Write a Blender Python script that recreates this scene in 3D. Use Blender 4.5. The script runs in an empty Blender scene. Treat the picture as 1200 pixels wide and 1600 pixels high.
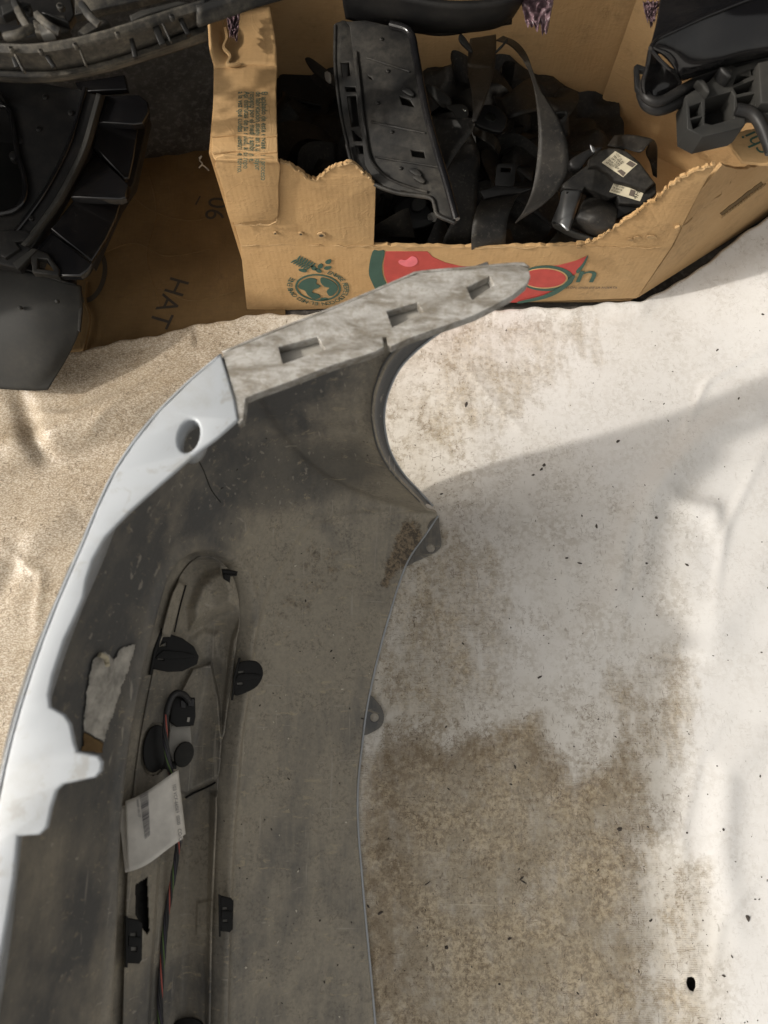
import bpy, bmesh, math, random
import numpy as np
from mathutils import Vector, Matrix, noise
from mathutils.bvhtree import BVHTree

rnd = random.Random(7)
R = math.radians
sc = bpy.context.scene
C = sc.collection

# ------------------------------------------------------------------ camera
F, TILT, CAMH = 1100.0, R(16.4), 0.95          # focal length in pixels of a 1200x1600 frame, tilt from straight down, height
cam = bpy.data.cameras.new('camera')
cam.sensor_fit = 'VERTICAL'; cam.sensor_height = 36; cam.sensor_width = 27
cam.lens = F / 1600 * 36
cam.clip_start = 0.01; cam.clip_end = 200
cam.dof.use_dof = True; cam.dof.focus_distance = 0.98; cam.dof.aperture_fstop = 5.6
camo = bpy.data.objects.new('camera', cam); C.objects.link(camo)
camo.location = (0, 0, CAMH); camo.rotation_euler = (TILT, 0, 0)
sc.camera = camo

# ------------------------------------------------------------------ light
SUN_EL, SUN_AZ = R(34), R(12)                  # light travels towards +x, a little +y
trav = Vector((math.cos(SUN_EL) * math.cos(SUN_AZ), math.cos(SUN_EL) * math.sin(SUN_AZ), -math.sin(SUN_EL)))
w = bpy.data.worlds.new('World'); sc.world = w; w.use_nodes = True
nt = w.node_tree
sky = nt.nodes.new('ShaderNodeTexSky'); sky.sky_type = 'NISHITA'; sky.sun_disc = False
sky.sun_elevation = SUN_EL; sky.sun_rotation = math.atan2(-trav.x, -trav.y)
sky.air_density = 1.6; sky.dust_density = 6.0; sky.ozone_density = 0.3
wb = nt.nodes.new('ShaderNodeHueSaturation'); wb.inputs['Saturation'].default_value = 0.12      # the photograph's white balance: shade reads neutral
warm = nt.nodes.new('ShaderNodeMix'); warm.data_type = 'RGBA'; warm.blend_type = 'MULTIPLY'; warm.inputs[0].default_value = 1
warm.inputs[7].default_value = (1, .955, .885, 1)
nt.links.new(sky.outputs[0], wb.inputs['Color']); nt.links.new(wb.outputs[0], warm.inputs[6]); nt.links.new(warm.outputs[2], nt.nodes['Background'].inputs[0])
nt.nodes['Background'].inputs[1].default_value = 0.15
sun = bpy.data.lights.new('sun', 'SUN'); sun.energy = 2.0; sun.angle = R(1.8); sun.color = (1, .94, .85)
suno = bpy.data.objects.new('sun', sun); C.objects.link(suno)
suno.rotation_euler = trav.to_track_quat('-Z', 'Y').to_euler(); suno.location = (-2, -1, 2)
sc.view_settings.view_transform = 'Standard'; sc.view_settings.look = 'None'
sc.view_settings.exposure = 0.36; sc.view_settings.gamma = 1
sc.view_settings.use_curve_mapping = False
sc.render.engine = 'CYCLES'
sc.render.resolution_x, sc.render.resolution_y = 768, 1024

# ------------------------------------------------------------------ geometry helpers
ct, st = math.cos(TILT), math.sin(TILT)
def ray(u, v):
    a, b = (u - 600) / F, (800 - v) / F
    return Vector((a, b * ct + st, b * st - ct))
EYE = Vector((0, 0, CAMH))
def at(u, v, z=0.0):
    d = ray(u, v); s = (z - CAMH) / d.z
    return EYE + d * s
def on(u, v, o, n):
    d = ray(u, v); s = (Vector(o) - EYE).dot(n) / d.dot(n)
    return EYE + d * s
def proj(P):                                    # numpy (n,3) -> pixel
    X = P[:, 0]; Y = P[:, 1]; Z = P[:, 2] - CAMH
    f = Y * st - Z * ct; up = Y * ct + Z * st
    return np.stack([600 + F * X / f, 800 - F * up / f], 1)

def root_of(p):
    while p.parent: p = p.parent
    return p
def link(name, me, mat, parent=None, mats=None, smooth=35):
    o = bpy.data.objects.new(name, me); C.objects.link(o)
    for m in (mats or [mat]): me.materials.append(m)
    if parent:
        o.parent = parent
        me.transform(Matrix.Translation(-root_of(parent).location))
    if smooth:
        for p in me.polygons: p.use_smooth = True
        me.set_sharp_from_angle(angle=R(smooth))
    return o
def tag(o, label, cat, group=None):
    o['label'] = label; o['category'] = cat
    if group: o['group'] = group
    return o
def thing(name, label, cat, loc=(0, 0, 0), group=None):
    o = bpy.data.objects.new(name, None); C.objects.link(o); o.location = loc
    o.empty_display_size = .05
    bpy.context.view_layer.update()
    return tag(o, label, cat, group)
def axes(n):
    n = Vector(n).normalized()
    X = Vector((1, 0, 0)) if abs(n.x) < .9 else Vector((0, 1, 0))
    ex = (X - n * n.dot(X)).normalized(); return ex, n.cross(ex), n
def flat_mesh(loops, thick, bevel=0, res=2):
    cu = bpy.data.curves.new('tmp', 'CURVE'); cu.dimensions = '2D'; cu.fill_mode = 'BOTH'
    for lp in loops:
        s = cu.splines.new('POLY'); s.points.add(len(lp) - 1); s.use_cyclic_u = True
        for p, q in zip(s.points, lp): p.co = (q[0], q[1], 0, 1)
    cu.extrude = max(thick / 2 - bevel, 1e-5)
    if bevel: cu.bevel_depth = bevel; cu.offset = -bevel; cu.bevel_resolution = res
    o = bpy.data.objects.new('tmp', cu)
    me = bpy.data.meshes.new_from_object(o)
    bpy.data.objects.remove(o); bpy.data.curves.remove(cu)
    me.materials.clear()
    bm = bmesh.new(); bm.from_mesh(me); bmesh.ops.remove_doubles(bm, verts=bm.verts, dist=1e-6); bm.to_mesh(me); bm.free()
    return me
def circ(cx, cy, rx, ry=None, n=20, rot=0):
    ry = ry or rx
    return [(cx + rx * math.cos(a) * math.cos(rot) - ry * math.sin(a) * math.sin(rot),
             cy + rx * math.cos(a) * math.sin(rot) + ry * math.sin(a) * math.cos(rot)) for a in [2 * math.pi * i / n for i in range(n)]]
def rough(pts, amp=2.0, step=8, seed=0, closed=True):
    """break an outline into short irregular steps (torn edges)"""
    r = random.Random(seed); out = []
    n = len(pts)
    for i in range(n if closed else n - 1):
        a, b = Vector(pts[i]), Vector(pts[(i + 1) % n]); L = (b - a).length
        k = max(1, int(L / step)); out.append(tuple(a))
        for j in range(1, k):
            p = a.lerp(b, j / k); out.append((p.x + r.uniform(-amp, amp), p.y + r.uniform(-amp, amp)))
    return out
def smooth_loop(pts, k=4):
    """closed Catmull-Rom through the points"""
    n = len(pts); out = []
    for i in range(n):
        p0, p1, p2, p3 = (np.array(pts[(i + d) % n], float) for d in (-1, 0, 1, 2))
        for j in range(k):
            t = j / k
            out.append(tuple(.5 * (2 * p1 + (p2 - p0) * t + (2 * p0 - 5 * p1 + 4 * p2 - p3) * t * t + (3 * p1 - p0 - 3 * p2 + p3) * t ** 3)))
    return out
def plate(name, px, mat, parent=None, z=None, o=None, n=(0, 0, 1), thick=.003, holes=(), bevel=0, smooth=35):
    """outline given by its picture pixels, laid on a real plane (o, n); the visible face lies on the plane"""
    if o is None: o = (0, 0, z)
    ex, ey, nn = axes(n); O = Vector(o)
    def loc(q):
        d = on(q[0], q[1], O, nn) - O
        return (d.dot(ex), d.dot(ey))
    me = flat_mesh([[loc(q) for q in lp] for lp in [px, *holes]], thick, bevel)
    M = Matrix.Translation(O - nn * thick / 2) @ Matrix((ex, ey, nn)).transposed().to_4x4()
    me.transform(M)
    return link(name, me, mat, parent, smooth=smooth)
def cat(P, n, uniform=False):
    """Catmull-Rom resample of (k,3) points to n points"""
    P = np.array(P, float); k = len(P)
    E = np.vstack([2 * P[0] - P[1], P, 2 * P[-1] - P[-2]])
    if uniform: t = np.linspace(0, k - 1, n)
    else:
        d = np.r_[0, np.cumsum(np.linalg.norm(np.diff(P, axis=0), axis=1))]
        t = np.interp(np.linspace(0, d[-1], n), d, np.arange(k))
    i = np.minimum(t.astype(int), k - 2); f = (t - i)[:, None]
    p0, p1, p2, p3 = E[i], E[i + 1], E[i + 2], E[i + 3]
    return .5 * (2 * p1 + (p2 - p0) * f + (2 * p0 - 5 * p1 + 4 * p2 - p3) * f ** 2 + (3 * p1 - p0 - 3 * p2 + p3) * f ** 3)
def grid_mesh(G, name='grid', keep=None, flip=False):
    a, b = G.shape[:2]
    idx = np.arange(a * b).reshape(a, b)
    q = np.stack([idx[:-1, :-1], idx[:-1, 1:], idx[1:, 1:], idx[1:, :-1]], -1).reshape(-1, 4)
    if flip: q = q[:, ::-1]
    if keep is not None: q = q[keep.reshape(-1)]
    me = bpy.data.meshes.new(name); me.from_pydata(G.reshape(-1, 3).tolist(), [], q.tolist())
    return me
def add_attr(me, name, arr):
    a = me.attributes.new(name, 'FLOAT', 'POINT'); a.data.foreach_set('value', np.asarray(arr, np.float32).reshape(-1))
def solid(o, t, off=-1, moff=0):
    m = o.modifiers.new('solid', 'SOLIDIFY'); m.thickness = t; m.offset = off; m.material_offset = moff; m.material_offset_rim = 0; m.use_quality_normals = True
def loft(name, rows, mat, parent=None, nu=24, nv=3, thick=.002, smooth=50, linear=False, raw=False):
    """surface through rows of (u,v,z) picture points at real heights"""
    W = [[tuple(at(*p)) for p in r] if not raw else r for r in rows]
    Rw = [cat(r, nu) if len(r) > 2 else np.linspace(np.array(r[0]), np.array(r[1]), nu) for r in W]
    A = np.stack(Rw, 0)
    m = (len(rows) - 1) * nv + 1
    if linear or len(rows) == 2:
        t = np.linspace(0, len(rows) - 1, m); i = np.minimum(t.astype(int), len(rows) - 2); f = (t - i)[:, None, None]
        G = A[i] * (1 - f) + A[i + 1] * f
    else:
        G = np.stack([cat(A[:, j], m, True) for j in range(nu)], 1)
    me = grid_mesh(G); o = link(name, me, mat, parent, smooth=smooth)
    # face the camera
    me.update()
    s = sum((p.normal.dot(EYE - (p.center + (root_of(o).location if parent else Vector())))) for p in me.polygons)
    if s < 0: me.flip_normals()
    if thick: solid(o, thick)
    return o
def tube_mesh(P, r, sides=8, taper=None):
    P = [Vector(p) for p in P]; V = []; Fc = []
    up = Vector((0, 0, 1)); n = len(P)
    for i, p in enumerate(P):
        t = (P[min(i + 1, n - 1)] - P[max(i - 1, 0)]).normalized()
        s = t.cross(up); s = s.normalized() if s.length > 1e-4 else Vector((1, 0, 0)); b = s.cross(t)
        rr = r[i] if isinstance(r, (list, tuple)) else r
        for k in range(sides):
            a = 2 * math.pi * k / sides; V.append(p + (s * math.cos(a) + b * math.sin(a)) * rr)
    for i in range(n - 1):
        for k in range(sides):
            Fc.append((i * sides + k, i * sides + (k + 1) % sides, (i + 1) * sides + (k + 1) % sides, (i + 1) * sides + k))
    Fc.append(tuple(range(sides))[::-1]); Fc.append(tuple(range((n - 1) * sides, n * sides)))
    me = bpy.data.meshes.new('tube'); me.from_pydata([tuple(v) for v in V], [], Fc); return me
def tube(name, P, r, mat, parent=None, n=None, sides=8):
    if n: P = cat([tuple(p) for p in P], n).tolist()
    return link(name, tube_mesh(P, r, sides), mat, parent, smooth=60)
def join_meshes(mes):
    bm = bmesh.new()
    for m in mes: bm.from_mesh(m); bpy.data.meshes.remove(m)
    me = bpy.data.meshes.new('joined'); bm.to_mesh(me); bm.free(); return me
_tc = {}
def text_me(s, size):
    cu = bpy.data.curves.new('t', 'FONT'); cu.body = s; cu.size = size; cu.align_x = 'LEFT'; cu.extrude = .00008; cu.resolution_u = 3
    o = bpy.data.objects.new('t', cu); me = bpy.data.meshes.new_from_object(o)
    bpy.data.objects.remove(o); bpy.data.curves.remove(cu); me.materials.clear(); return me
def text(name, s, size, P, xd, n, mat, parent=None, sx=1):
    me = text_me(s, size); xd = Vector(xd).normalized(); n = Vector(n).normalized(); yd = n.cross(xd)
    me.transform(Matrix.Translation(Vector(P)) @ Matrix((xd * sx, yd, n)).transposed().to_4x4())
    return link(name, me, mat, parent, smooth=0)
def box_me(c, d, ex=(1, 0, 0), n=(0, 0, 1), bevel=.001):
    bm = bmesh.new(); bmesh.ops.create_cube(bm, size=1)
    for v in bm.verts: v.co = Vector((v.co.x * d[0], v.co.y * d[1], v.co.z * d[2]))
    if bevel: bmesh.ops.bevel(bm, geom=bm.edges[:], offset=min(bevel, .3 * min(d)), segments=2, affect='EDGES')
    ex = Vector(ex).normalized(); n = Vector(n).normalized(); ex = (ex - n * n.dot(ex)).normalized()
    M = Matrix.Translation(Vector(c)) @ Matrix((ex, n.cross(ex), n)).transposed().to_4x4()
    me = bpy.data.meshes.new('box'); bm.to_mesh(me); bm.free(); me.transform(M); return me
def sdf(P, poly):
    """signed distance (negative inside) of (n,2) points to polygon"""
    poly = np.array(poly, float); d = np.full(len(P), 1e9); ins = np.zeros(len(P), bool)
    for i in range(len(poly)):
        a, b = poly[i], poly[(i + 1) % len(poly)]; e = b - a; wv = P - a
        t = np.clip((wv @ e) / (e @ e + 1e-12), 0, 1); d = np.minimum(d, np.linalg.norm(wv - t[:, None] * e, axis=1))
        c = ((a[1] > P[:, 1]) != (b[1] > P[:, 1])) & (P[:, 0] < (b[0] - a[0]) * (P[:, 1] - a[1]) / (b[1] - a[1] + 1e-12) + a[0])
        ins ^= c
    return np.where(ins, -d, d)
def sstep(a, b, x):
    t = np.clip((x - a) / (b - a), 0, 1); return t * t * (3 - 2 * t)

# ------------------------------------------------------------------ materials
class NT:
    def __init__(s, name, rough=.6, metal=0, spec=.5):
        s.m = bpy.data.materials.new(name); s.m.use_nodes = True; s.t = s.m.node_tree
        s.b = s.t.nodes['Principled BSDF']; s.b.inputs['Roughness'].default_value = rough
        s.b.inputs['Metallic'].default_value = metal; s.b.inputs['Specular IOR Level'].default_value = spec
        s.co = s.t.nodes.new('ShaderNodeTexCoord').outputs['Object']
    def L(s, a, b): s.t.links.new(a, b)
    def mapping(s, scale, rot=(0, 0, 0), src=None):
        n = s.t.nodes.new('ShaderNodeMapping'); n.inputs['Scale'].default_value = scale; n.inputs['Rotation'].default_value = rot
        s.L(src or s.co, n.inputs[0]); return n.outputs[0]
    def noise(s, scale, detail=6, rough=.6, vec=None, dist=0):
        n = s.t.nodes.new('ShaderNodeTexNoise'); n.inputs['Scale'].default_value = scale; n.inputs['Detail'].default_value = detail
        n.inputs['Roughness'].default_value = rough; n.inputs['Distortion'].default_value = dist
        s.L(vec or s.co, n.inputs['Vector']); return n.outputs['Fac']
    def voro(s, scale, feat='F1', vec=None, rand=1, out='Distance'):
        n = s.t.nodes.new('ShaderNodeTexVoronoi'); n.feature = feat; n.inputs['Scale'].default_value = scale
        n.inputs['Randomness'].default_value = rand; s.L(vec or s.co, n.inputs['Vector']); return n.outputs[out]
    def wave(s, scale, axis='X', dist=0, vec=None):
        n = s.t.nodes.new('ShaderNodeTexWave'); n.bands_direction = axis; n.inputs['Scale'].default_value = scale
        n.inputs['Distortion'].default_value = dist; s.L(vec or s.co, n.inputs['Vector']); return n.outputs['Fac']
    def ramp(s, f, stops):
        n = s.t.nodes.new('ShaderNodeValToRGB'); e = n.color_ramp.elements
        while len(e) < len(stops): e.new(.5)
        for k, (p, c) in zip(e, stops):
            k.position = p; k.color = (*c, 1) if isinstance(c, tuple) else (c, c, c, 1)
        s.L(f, n.inputs[0]); return n.outputs[0]
    def math(s, op, a, b=None, clamp=False):
        n = s.t.nodes.new('ShaderNodeMath'); n.operation = op; n.use_clamp = clamp
        for k, x in enumerate((a, b)):
            if x is None: continue
            if isinstance(x, (int, float)): n.inputs[k].default_value = x
            else: s.L(x, n.inputs[k])
        return n.outputs[0]
    def mix(s, f, a, b, mode='MIX'):
        n = s.t.nodes.new('ShaderNodeMix'); n.data_type = 'RGBA'; n.blend_type = mode
        for k, x in ((0, f), (6, a), (7, b)):
            if isinstance(x, (int, float)): n.inputs[k].default_value = x
            elif isinstance(x, tuple): n.inputs[k].default_value = (*x, 1)
            else: s.L(x, n.inputs[k])
        return n.outputs[2]
    def attr(s, name):
        n = s.t.nodes.new('ShaderNodeAttribute'); n.attribute_name = name; return n.outputs['Fac']
    def color(s, c):
        if isinstance(c, tuple): s.b.inputs['Base Color'].default_value = (*c, 1)
        else: s.L(c, s.b.inputs['Base Color'])
    def roughness(s, r): s.L(r, s.b.inputs['Roughness'])
    def bump(s, h, strength=.3, dist=.001, prev=None):
        n = s.t.nodes.new('ShaderNodeBump'); n.inputs['Strength'].default_value = strength; n.inputs['Distance'].default_value = dist
        s.L(h, n.inputs['Height'])
        if prev: s.L(prev, n.inputs['Normal'])
        s.L(n.outputs[0], s.b.inputs['Normal']); return n.outputs[0]

def m_black(name, base=(.012, .012, .0125), dust=(.11, .097, .08), amt=.26, rough=.42, scale=14, spec=.22):
    n = NT(name, rough, 0, spec)
    a = n.noise(scale, 8, .7); f = n.noise(scale * 14, 4, .7)
    k = n.math('MULTIPLY', n.ramp(a, [(.42, 0.), (.72, 1.)]), n.ramp(f, [(.35, .3), (.7, 1.)]))
    k = n.math('MULTIPLY', k, amt)
    sp = n.ramp(n.voro(260, vec=n.mapping((1, 1, 1))), [(.0, 1.), (.10, 0.)])
    k = n.math('ADD', k, n.math('MULTIPLY', sp, amt * .25), True)
    sw = n.ramp(n.noise(1, 5, .6, n.mapping((40, 330, 60), (0, 0, .7))), [(.66, 0.), (.74, 1.)])       # light scratches
    k = n.math('ADD', k, n.math('MULTIPLY', sw, amt * .3), True)
    n.color(n.mix(k, base, dust))
    n.roughness(n.math('ADD', n.math('MULTIPLY', k, .5), rough, True))
    n.bump(f, .12, .0005)
    return n.m
def m_plain(name, c, rough=.5, metal=0, var=.12, spec=.5):
    n = NT(name, rough, metal, spec); a = n.noise(60, 5, .6)
    n.color(n.mix(n.ramp(a, [(.3, 0.), (.7, 1.)]), tuple(x * (1 - var) for x in c), tuple(min(1, x * (1 + var)) for x in c))); return n.m

def m_tarp():
    n = NT('dirty_vinyl', .5, 0, .4)
    stain, speck, clean = n.attr('stain'), n.attr('speck'), n.attr('clean')
    mid = n.noise(22, 6, .68); fine = n.noise(130, 4, .72); low = n.noise(6, 4, .6)
    dirtyness = n.math('SUBTRACT', 1.0, n.math('MULTIPLY', clean, .85))
    base = n.mix(n.ramp(low, [(.35, 0.), (.68, 1.)]), (.55, .515, .455), (.64, .615, .575))
    base = n.mix(clean, base, (.66, .652, .645))
    # grime film, broken up at two scales
    g = n.math('MULTIPLY', n.ramp(mid, [(.40, 0.), (.62, 1.)]), n.ramp(fine, [(.44, .05), (.54, 1.)]))
    col = n.mix(n.math('MULTIPLY', g, n.math('MULTIPLY', dirtyness, .62)), base, (.27, .22, .155))
    # stain body: attribute broken by noise
    s = n.math('ADD', stain, n.math('MULTIPLY', n.math('SUBTRACT', mid, .5), .75))
    s = n.math('ADD', s, n.math('MULTIPLY', n.math('SUBTRACT', n.noise(1, 5, .65, n.mapping((60, 14, 20)), .3), .5), .75))
    sm = n.ramp(s, [(.22, 0.), (.72, 1.)])
    sc_ = n.mix(n.ramp(n.noise(170, 5, .8, dist=.3), [(.42, 0.), (.56, 1.)]), (.19, .135, .07), (.53, .43, .28))
    sc_ = n.mix(n.math('MULTIPLY', n.ramp(n.noise(14, 4, .65), [(.42, 0.), (.60, 1.)]), .65), sc_, (.27, .225, .155))
    col = n.mix(n.math('MULTIPLY', sm, .78), col, sc_)
    rim = n.math('MULTIPLY', n.math('MULTIPLY', n.attr('rim'), sm), n.ramp(n.noise(75, 5, .75), [(.38, .1), (.58, 1.)]))
    col = n.mix(n.math('MULTIPLY', rim, .72), col, (.17, .12, .068))
    edge = n.ramp(s, [(.20, 0.), (.38, 1.), (.66, .15)])
    rows = n.math('MULTIPLY', n.math('MULTIPLY', edge, n.ramp(n.wave(165, 'Y', 3), [(.55, 0.), (.8, 1.)])), n.ramp(fine, [(.42, 0.), (.58, 1.)]))
    col = n.mix(n.math('MULTIPLY', rows, n.math('MULTIPLY', n.math('ADD', stain, .25), .8)), col, (.11, .08, .05))
    # speckled brown rubbed-off zone
    sp = n.math('MULTIPLY', n.ramp(n.noise(400, 3, .8, n.mapping((.8, 1.5, 1), (0, 0, .2))), [(.45, 0.), (.53, 1.)]), speck)
    col = n.mix(n.math('MULTIPLY', speck, .55), col, (.47, .38, .26))
    col = n.mix(n.math('MULTIPLY', sp, .66), col, (.18, .12, .065))
    # squiggly hairlines: thin iso-lines of a noise, only in patches
    def iso(scale, eps, vec=None):
        f = n.math('ABSOLUTE', n.math('SUBTRACT', n.noise(scale, 5, .62, vec, .4), .5)); return n.ramp(f, [(eps * .4, 1.), (eps, 0.)])
    p1 = n.ramp(n.noise(13, 4, .7), [(.50, 0.), (.60, 1.)]); p2 = n.ramp(n.noise(27, 4, .7, n.mapping((1.2, .8, 1))), [(.48, 0.), (.58, 1.)])
    lines = n.math('MAXIMUM', n.math('MULTIPLY', iso(34, .009), p1), n.math('MULTIPLY', iso(95, .02), p2))
    lines = n.math('MULTIPLY', lines, n.ramp(fine, [(.38, 0.), (.52, 1.)]))
    col = n.mix(n.math('MULTIPLY', lines, n.math('MULTIPLY', dirtyness, .75)), col, (.13, .09, .055))
    # short dark fibres and crumbs ground in
    fb = n.ramp(n.noise(1, 3, .6, n.mapping((300, 90, 90), (0, 0, .5)), .6), [(.645, 0.), (.69, 1.)])
    fc = n.ramp(n.noise(1, 3, .6, n.mapping((95, 330, 90), (0, 0, -.4)), .6), [(.655, 0.), (.70, 1.)])
    col = n.mix(n.math('MULTIPLY', n.math('MAXIMUM', fb, fc), n.math('MULTIPLY', dirtyness, .75)), col, (.11, .08, .05))
    fk = n.math('MULTIPLY', n.ramp(n.noise(1, 4, .8, n.mapping((420, 300, 200), (0, 0, .3)), .8), [(.57, 0.), (.64, 1.)]), n.math('ADD', n.math('MULTIPLY', sm, .7), n.math('MULTIPLY', g, n.math('MULTIPLY', dirtyness, .5)), True))
    col = n.mix(n.math('MULTIPLY', fk, .7), col, (.10, .07, .042))
    # pale scratches through the stain
    ps = n.ramp(n.noise(1, 3, .5, n.mapping((5, 120, 30), (0, 0, 1.05)), .5), [(.69, 0.), (.72, 1.)])
    col = n.mix(n.math('MULTIPLY', n.math('MULTIPLY', ps, sm), .5), col, (.60, .53, .41))
    n.color(col)
    h = n.math('ADD', n.math('MULTIPLY', n.wave(330, 'Y', .6), .35), n.math('MULTIPLY', n.wave(330, 'X', .6), .35))
    b = n.bump(h, .16, .0006); n.bump(n.noise(60, 4, .7), .22, .0018, b)
    n.roughness(n.math('SUBTRACT', n.ramp(fine, [(.3, .40), (.7, .60)]), n.math('MULTIPLY', speck, .08)))
    return n.m

def m_card(name, c1=(.42, .255, .11), c2=(.50, .315, .15), dirt=.5, axis='X'):
    n = NT(name, .8, 0, .25)
    a = n.noise(7, 6, .6); f = n.noise(90, 6, .7)
    col = n.mix(n.ramp(a, [(.35, 0.), (.68, 1.)]), c1, c2)
    fib = n.ramp(n.noise(1, 4, .6, n.mapping((60, 300, 500))), [(.35, .9), (.7, 1.05)])
    col = n.mix(.6, col, fib, 'MULTIPLY')
    d = n.math('MULTIPLY', n.math('MULTIPLY', n.ramp(n.noise(15, 8, .7), [(.5, 0.), (.72, 1.)]), n.ramp(f, [(.4, 0.), (.6, 1.)])), dirt)
    col = n.mix(d, col, (.11, .07, .035))
    sc2 = n.ramp(n.noise(1, 5, .6, n.mapping((25, 14, 260), (0, .25, .3))), [(.67, 0.), (.72, 1.)])
    col = n.mix(n.math('MULTIPLY', sc2, .3 * dirt), col, (.62, .45, .26))
    n.color(col)
    flute = n.wave(50 if axis != 'none' else 1, axis if axis != 'none' else 'X', .3)
    b = n.bump(flute, .05, .0012); b = n.bump(n.noise(14, 5, .6), .45, .005, b); b = n.bump(n.ramp(n.noise(1, 4, .6, n.mapping((16, 5, 40), (.2, .1, .5)), .8), [(.47, 0.), (.5, 1.), (.53, 0.)]), .22, .0008, b); n.bump(f, .25, .0008, b)
    return n.m

def m_shell():
    n = NT('dusty_grey_plastic', .62, 0, .35)
    dust, mud, dark = n.attr('dust'), n.attr('mud'), n.attr('dark')
    big = n.noise(8, 6, .66); mid = n.noise(34, 6, .7); fine = n.noise(190, 4, .75)
    streak = n.noise(1, 5, .68, n.mapping((34, 7, 10), (0, .3, -.65)), .35)
    k = n.math('ADD', dust, n.math('MULTIPLY', n.math('SUBTRACT', big, .5), 1.5))
    k = n.math('ADD', k, n.math('MULTIPLY', n.math('SUBTRACT', streak, .5), 1.3))
    k = n.ramp(k, [(.22, 0.), (.90, 1.)])
    k = n.math('MULTIPLY', k, n.ramp(fine, [(.30, .72), (.60, 1.)]))
    col = n.mix(k, (.092, .093, .094), (.35, .312, .248))
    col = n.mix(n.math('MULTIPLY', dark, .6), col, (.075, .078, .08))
    fl = n.ramp(n.noise(1, 5, .7, n.mapping((34, 130, 90), (.3, 0, .5)), .5), [(.60, 0.), (.66, 1.)])
    col = n.mix(n.math('MULTIPLY', fl, n.math('ADD', n.math('MULTIPLY', dust, .55), .12)), col, (.46, .39, .27))
    gr = n.math('MULTIPLY', n.ramp(n.noise(260, 3, .75), [(.50, 0.), (.60, 1.)]), n.ramp(mid, [(.42, 0.), (.60, 1.)]))
    col = n.mix(n.math('MULTIPLY', gr, n.math('MULTIPLY', dust, .5)), col, (.09, .075, .058))
    m = n.ramp(n.math('ADD', mud, n.math('MULTIPLY', n.math('SUBTRACT', n.noise(60, 5, .75), .5), .9)), [(.42, 0.), (.6, 1.)])
    mc = n.mix(n.ramp(fine, [(.42, 0.), (.60, 1.)]), (.05, .036, .024), (.26, .195, .125))
    col = n.mix(n.math('MULTIPLY', m, .85), col, mc)
    sc_ = n.ramp(n.noise(1, 3, .5, n.mapping((5, 230, 80), (0, .2, 1.15)), .3), [(.69, 0.), (.72, 1.)])
    sc2_ = n.ramp(n.noise(1, 3, .5, n.mapping((200, 7, 60), (.1, 0, .35)), .3), [(.67, 0.), (.70, 1.)])
    col = n.mix(n.math('MULTIPLY', n.math('MAXIMUM', sc_, sc2_), .5), col, (.42, .385, .33))
    n.color(col)
    b = n.bump(fine, .16, .0010); n.bump(mid, .22, .003, b)
    n.roughness(n.ramp(k, [(0., .36), (1., .66)]))
    return n.m
def m_white():
    n = NT('white_paint', .34, 0, .5)
    a = n.noise(12, 7, .65); f = n.noise(110, 5, .7)
    d = n.math('MULTIPLY', n.ramp(a, [(.5, 0.), (.75, 1.)]), n.ramp(f, [(.35, .3), (.65, 1.)]))
    scr = n.ramp(n.noise(1, 4, .6, n.mapping((18, 190, 60), (0, 0, .9)), .3), [(.66, 0.), (.71, 1.)])
    d = n.math('MAXIMUM', d, n.math('MULTIPLY', scr, .6))
    d = n.math('MAXIMUM', d, n.math('MULTIPLY', n.ramp(n.noise(45, 6, .75, dist=.5), [(.56, 0.), (.66, 1.)]), .7))
    col = n.mix(n.math('MULTIPLY', d, .75), (.375, .40, .43), (.26, .25, .225))
    sp = n.math('MULTIPLY', n.ramp(n.voro(70), [(.03, 1.), (.08, 0.)]), n.ramp(n.noise(25, 2), [(.58, 0.), (.64, 1.)]))
    col = n.mix(n.math('MULTIPLY', sp, .6), col, (.12, .1, .08))
    n.color(col); n.bump(a, .06, .003); n.roughness(n.ramp(f, [(.3, .28), (.7, .5)])); return n.m
def m_primer():
    n = NT('scuffed_grey_primer', .55, 0, .45)
    a = n.noise(1, 8, .72, n.mapping((26, 60, 40), (0, 0, .42)), .5); f = n.noise(190, 4, .75)
    col = n.mix(n.ramp(a, [(.40, 0.), (.58, 1.)]), (.15, .135, .112), (.35, .342, .325))
    st_ = n.ramp(n.noise(1, 6, .7, n.mapping((26, 210, 60), (0, 0, 1.25)), .4), [(.54, 0.), (.64, 1.)])
    col = n.mix(n.math('MULTIPLY', st_, .40), col, (.48, .475, .46))
    col = n.mix(n.math('MULTIPLY', n.ramp(f, [(.50, 0.), (.60, 1.)]), .45), col, (.17, .145, .11))
    n.color(col); b = n.bump(a, .30, .002); n.bump(f, .2, .0008, b); return n.m
def m_concrete():
    n = NT('oily_concrete', .85, 0, .3); a = n.noise(6, 8, .65); f = n.noise(90, 6, .7)
    col = n.mix(n.ramp(a, [(.35, 0.), (.65, 1.)]), (.035, .03, .026), (.10, .09, .078))
    col = n.mix(n.math('MULTIPLY', n.ramp(f, [(.5, 0.), (.62, 1.)]), .4), col, (.20, .18, .16))
    n.color(col); n.bump(f, .5, .003); return n.m
def m_web():
    n = NT('black_webbing', .45, 0, .25); f = n.noise(200, 4, .7)
    wv = n.wave(420, 'DIAGONAL', .4)
    col = n.mix(n.ramp(n.noise(20, 6, .65), [(.4, 0.), (.75, 1.)]), (.013, .0125, .012), (.038, .034, .029))
    col = n.mix(n.math('MULTIPLY', n.ramp(f, [(.55, 0.), (.7, 1.)]), .3), col, (.14, .125, .10))
    n.color(col); n.bump(wv, .3, .0006); return n.m

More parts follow.
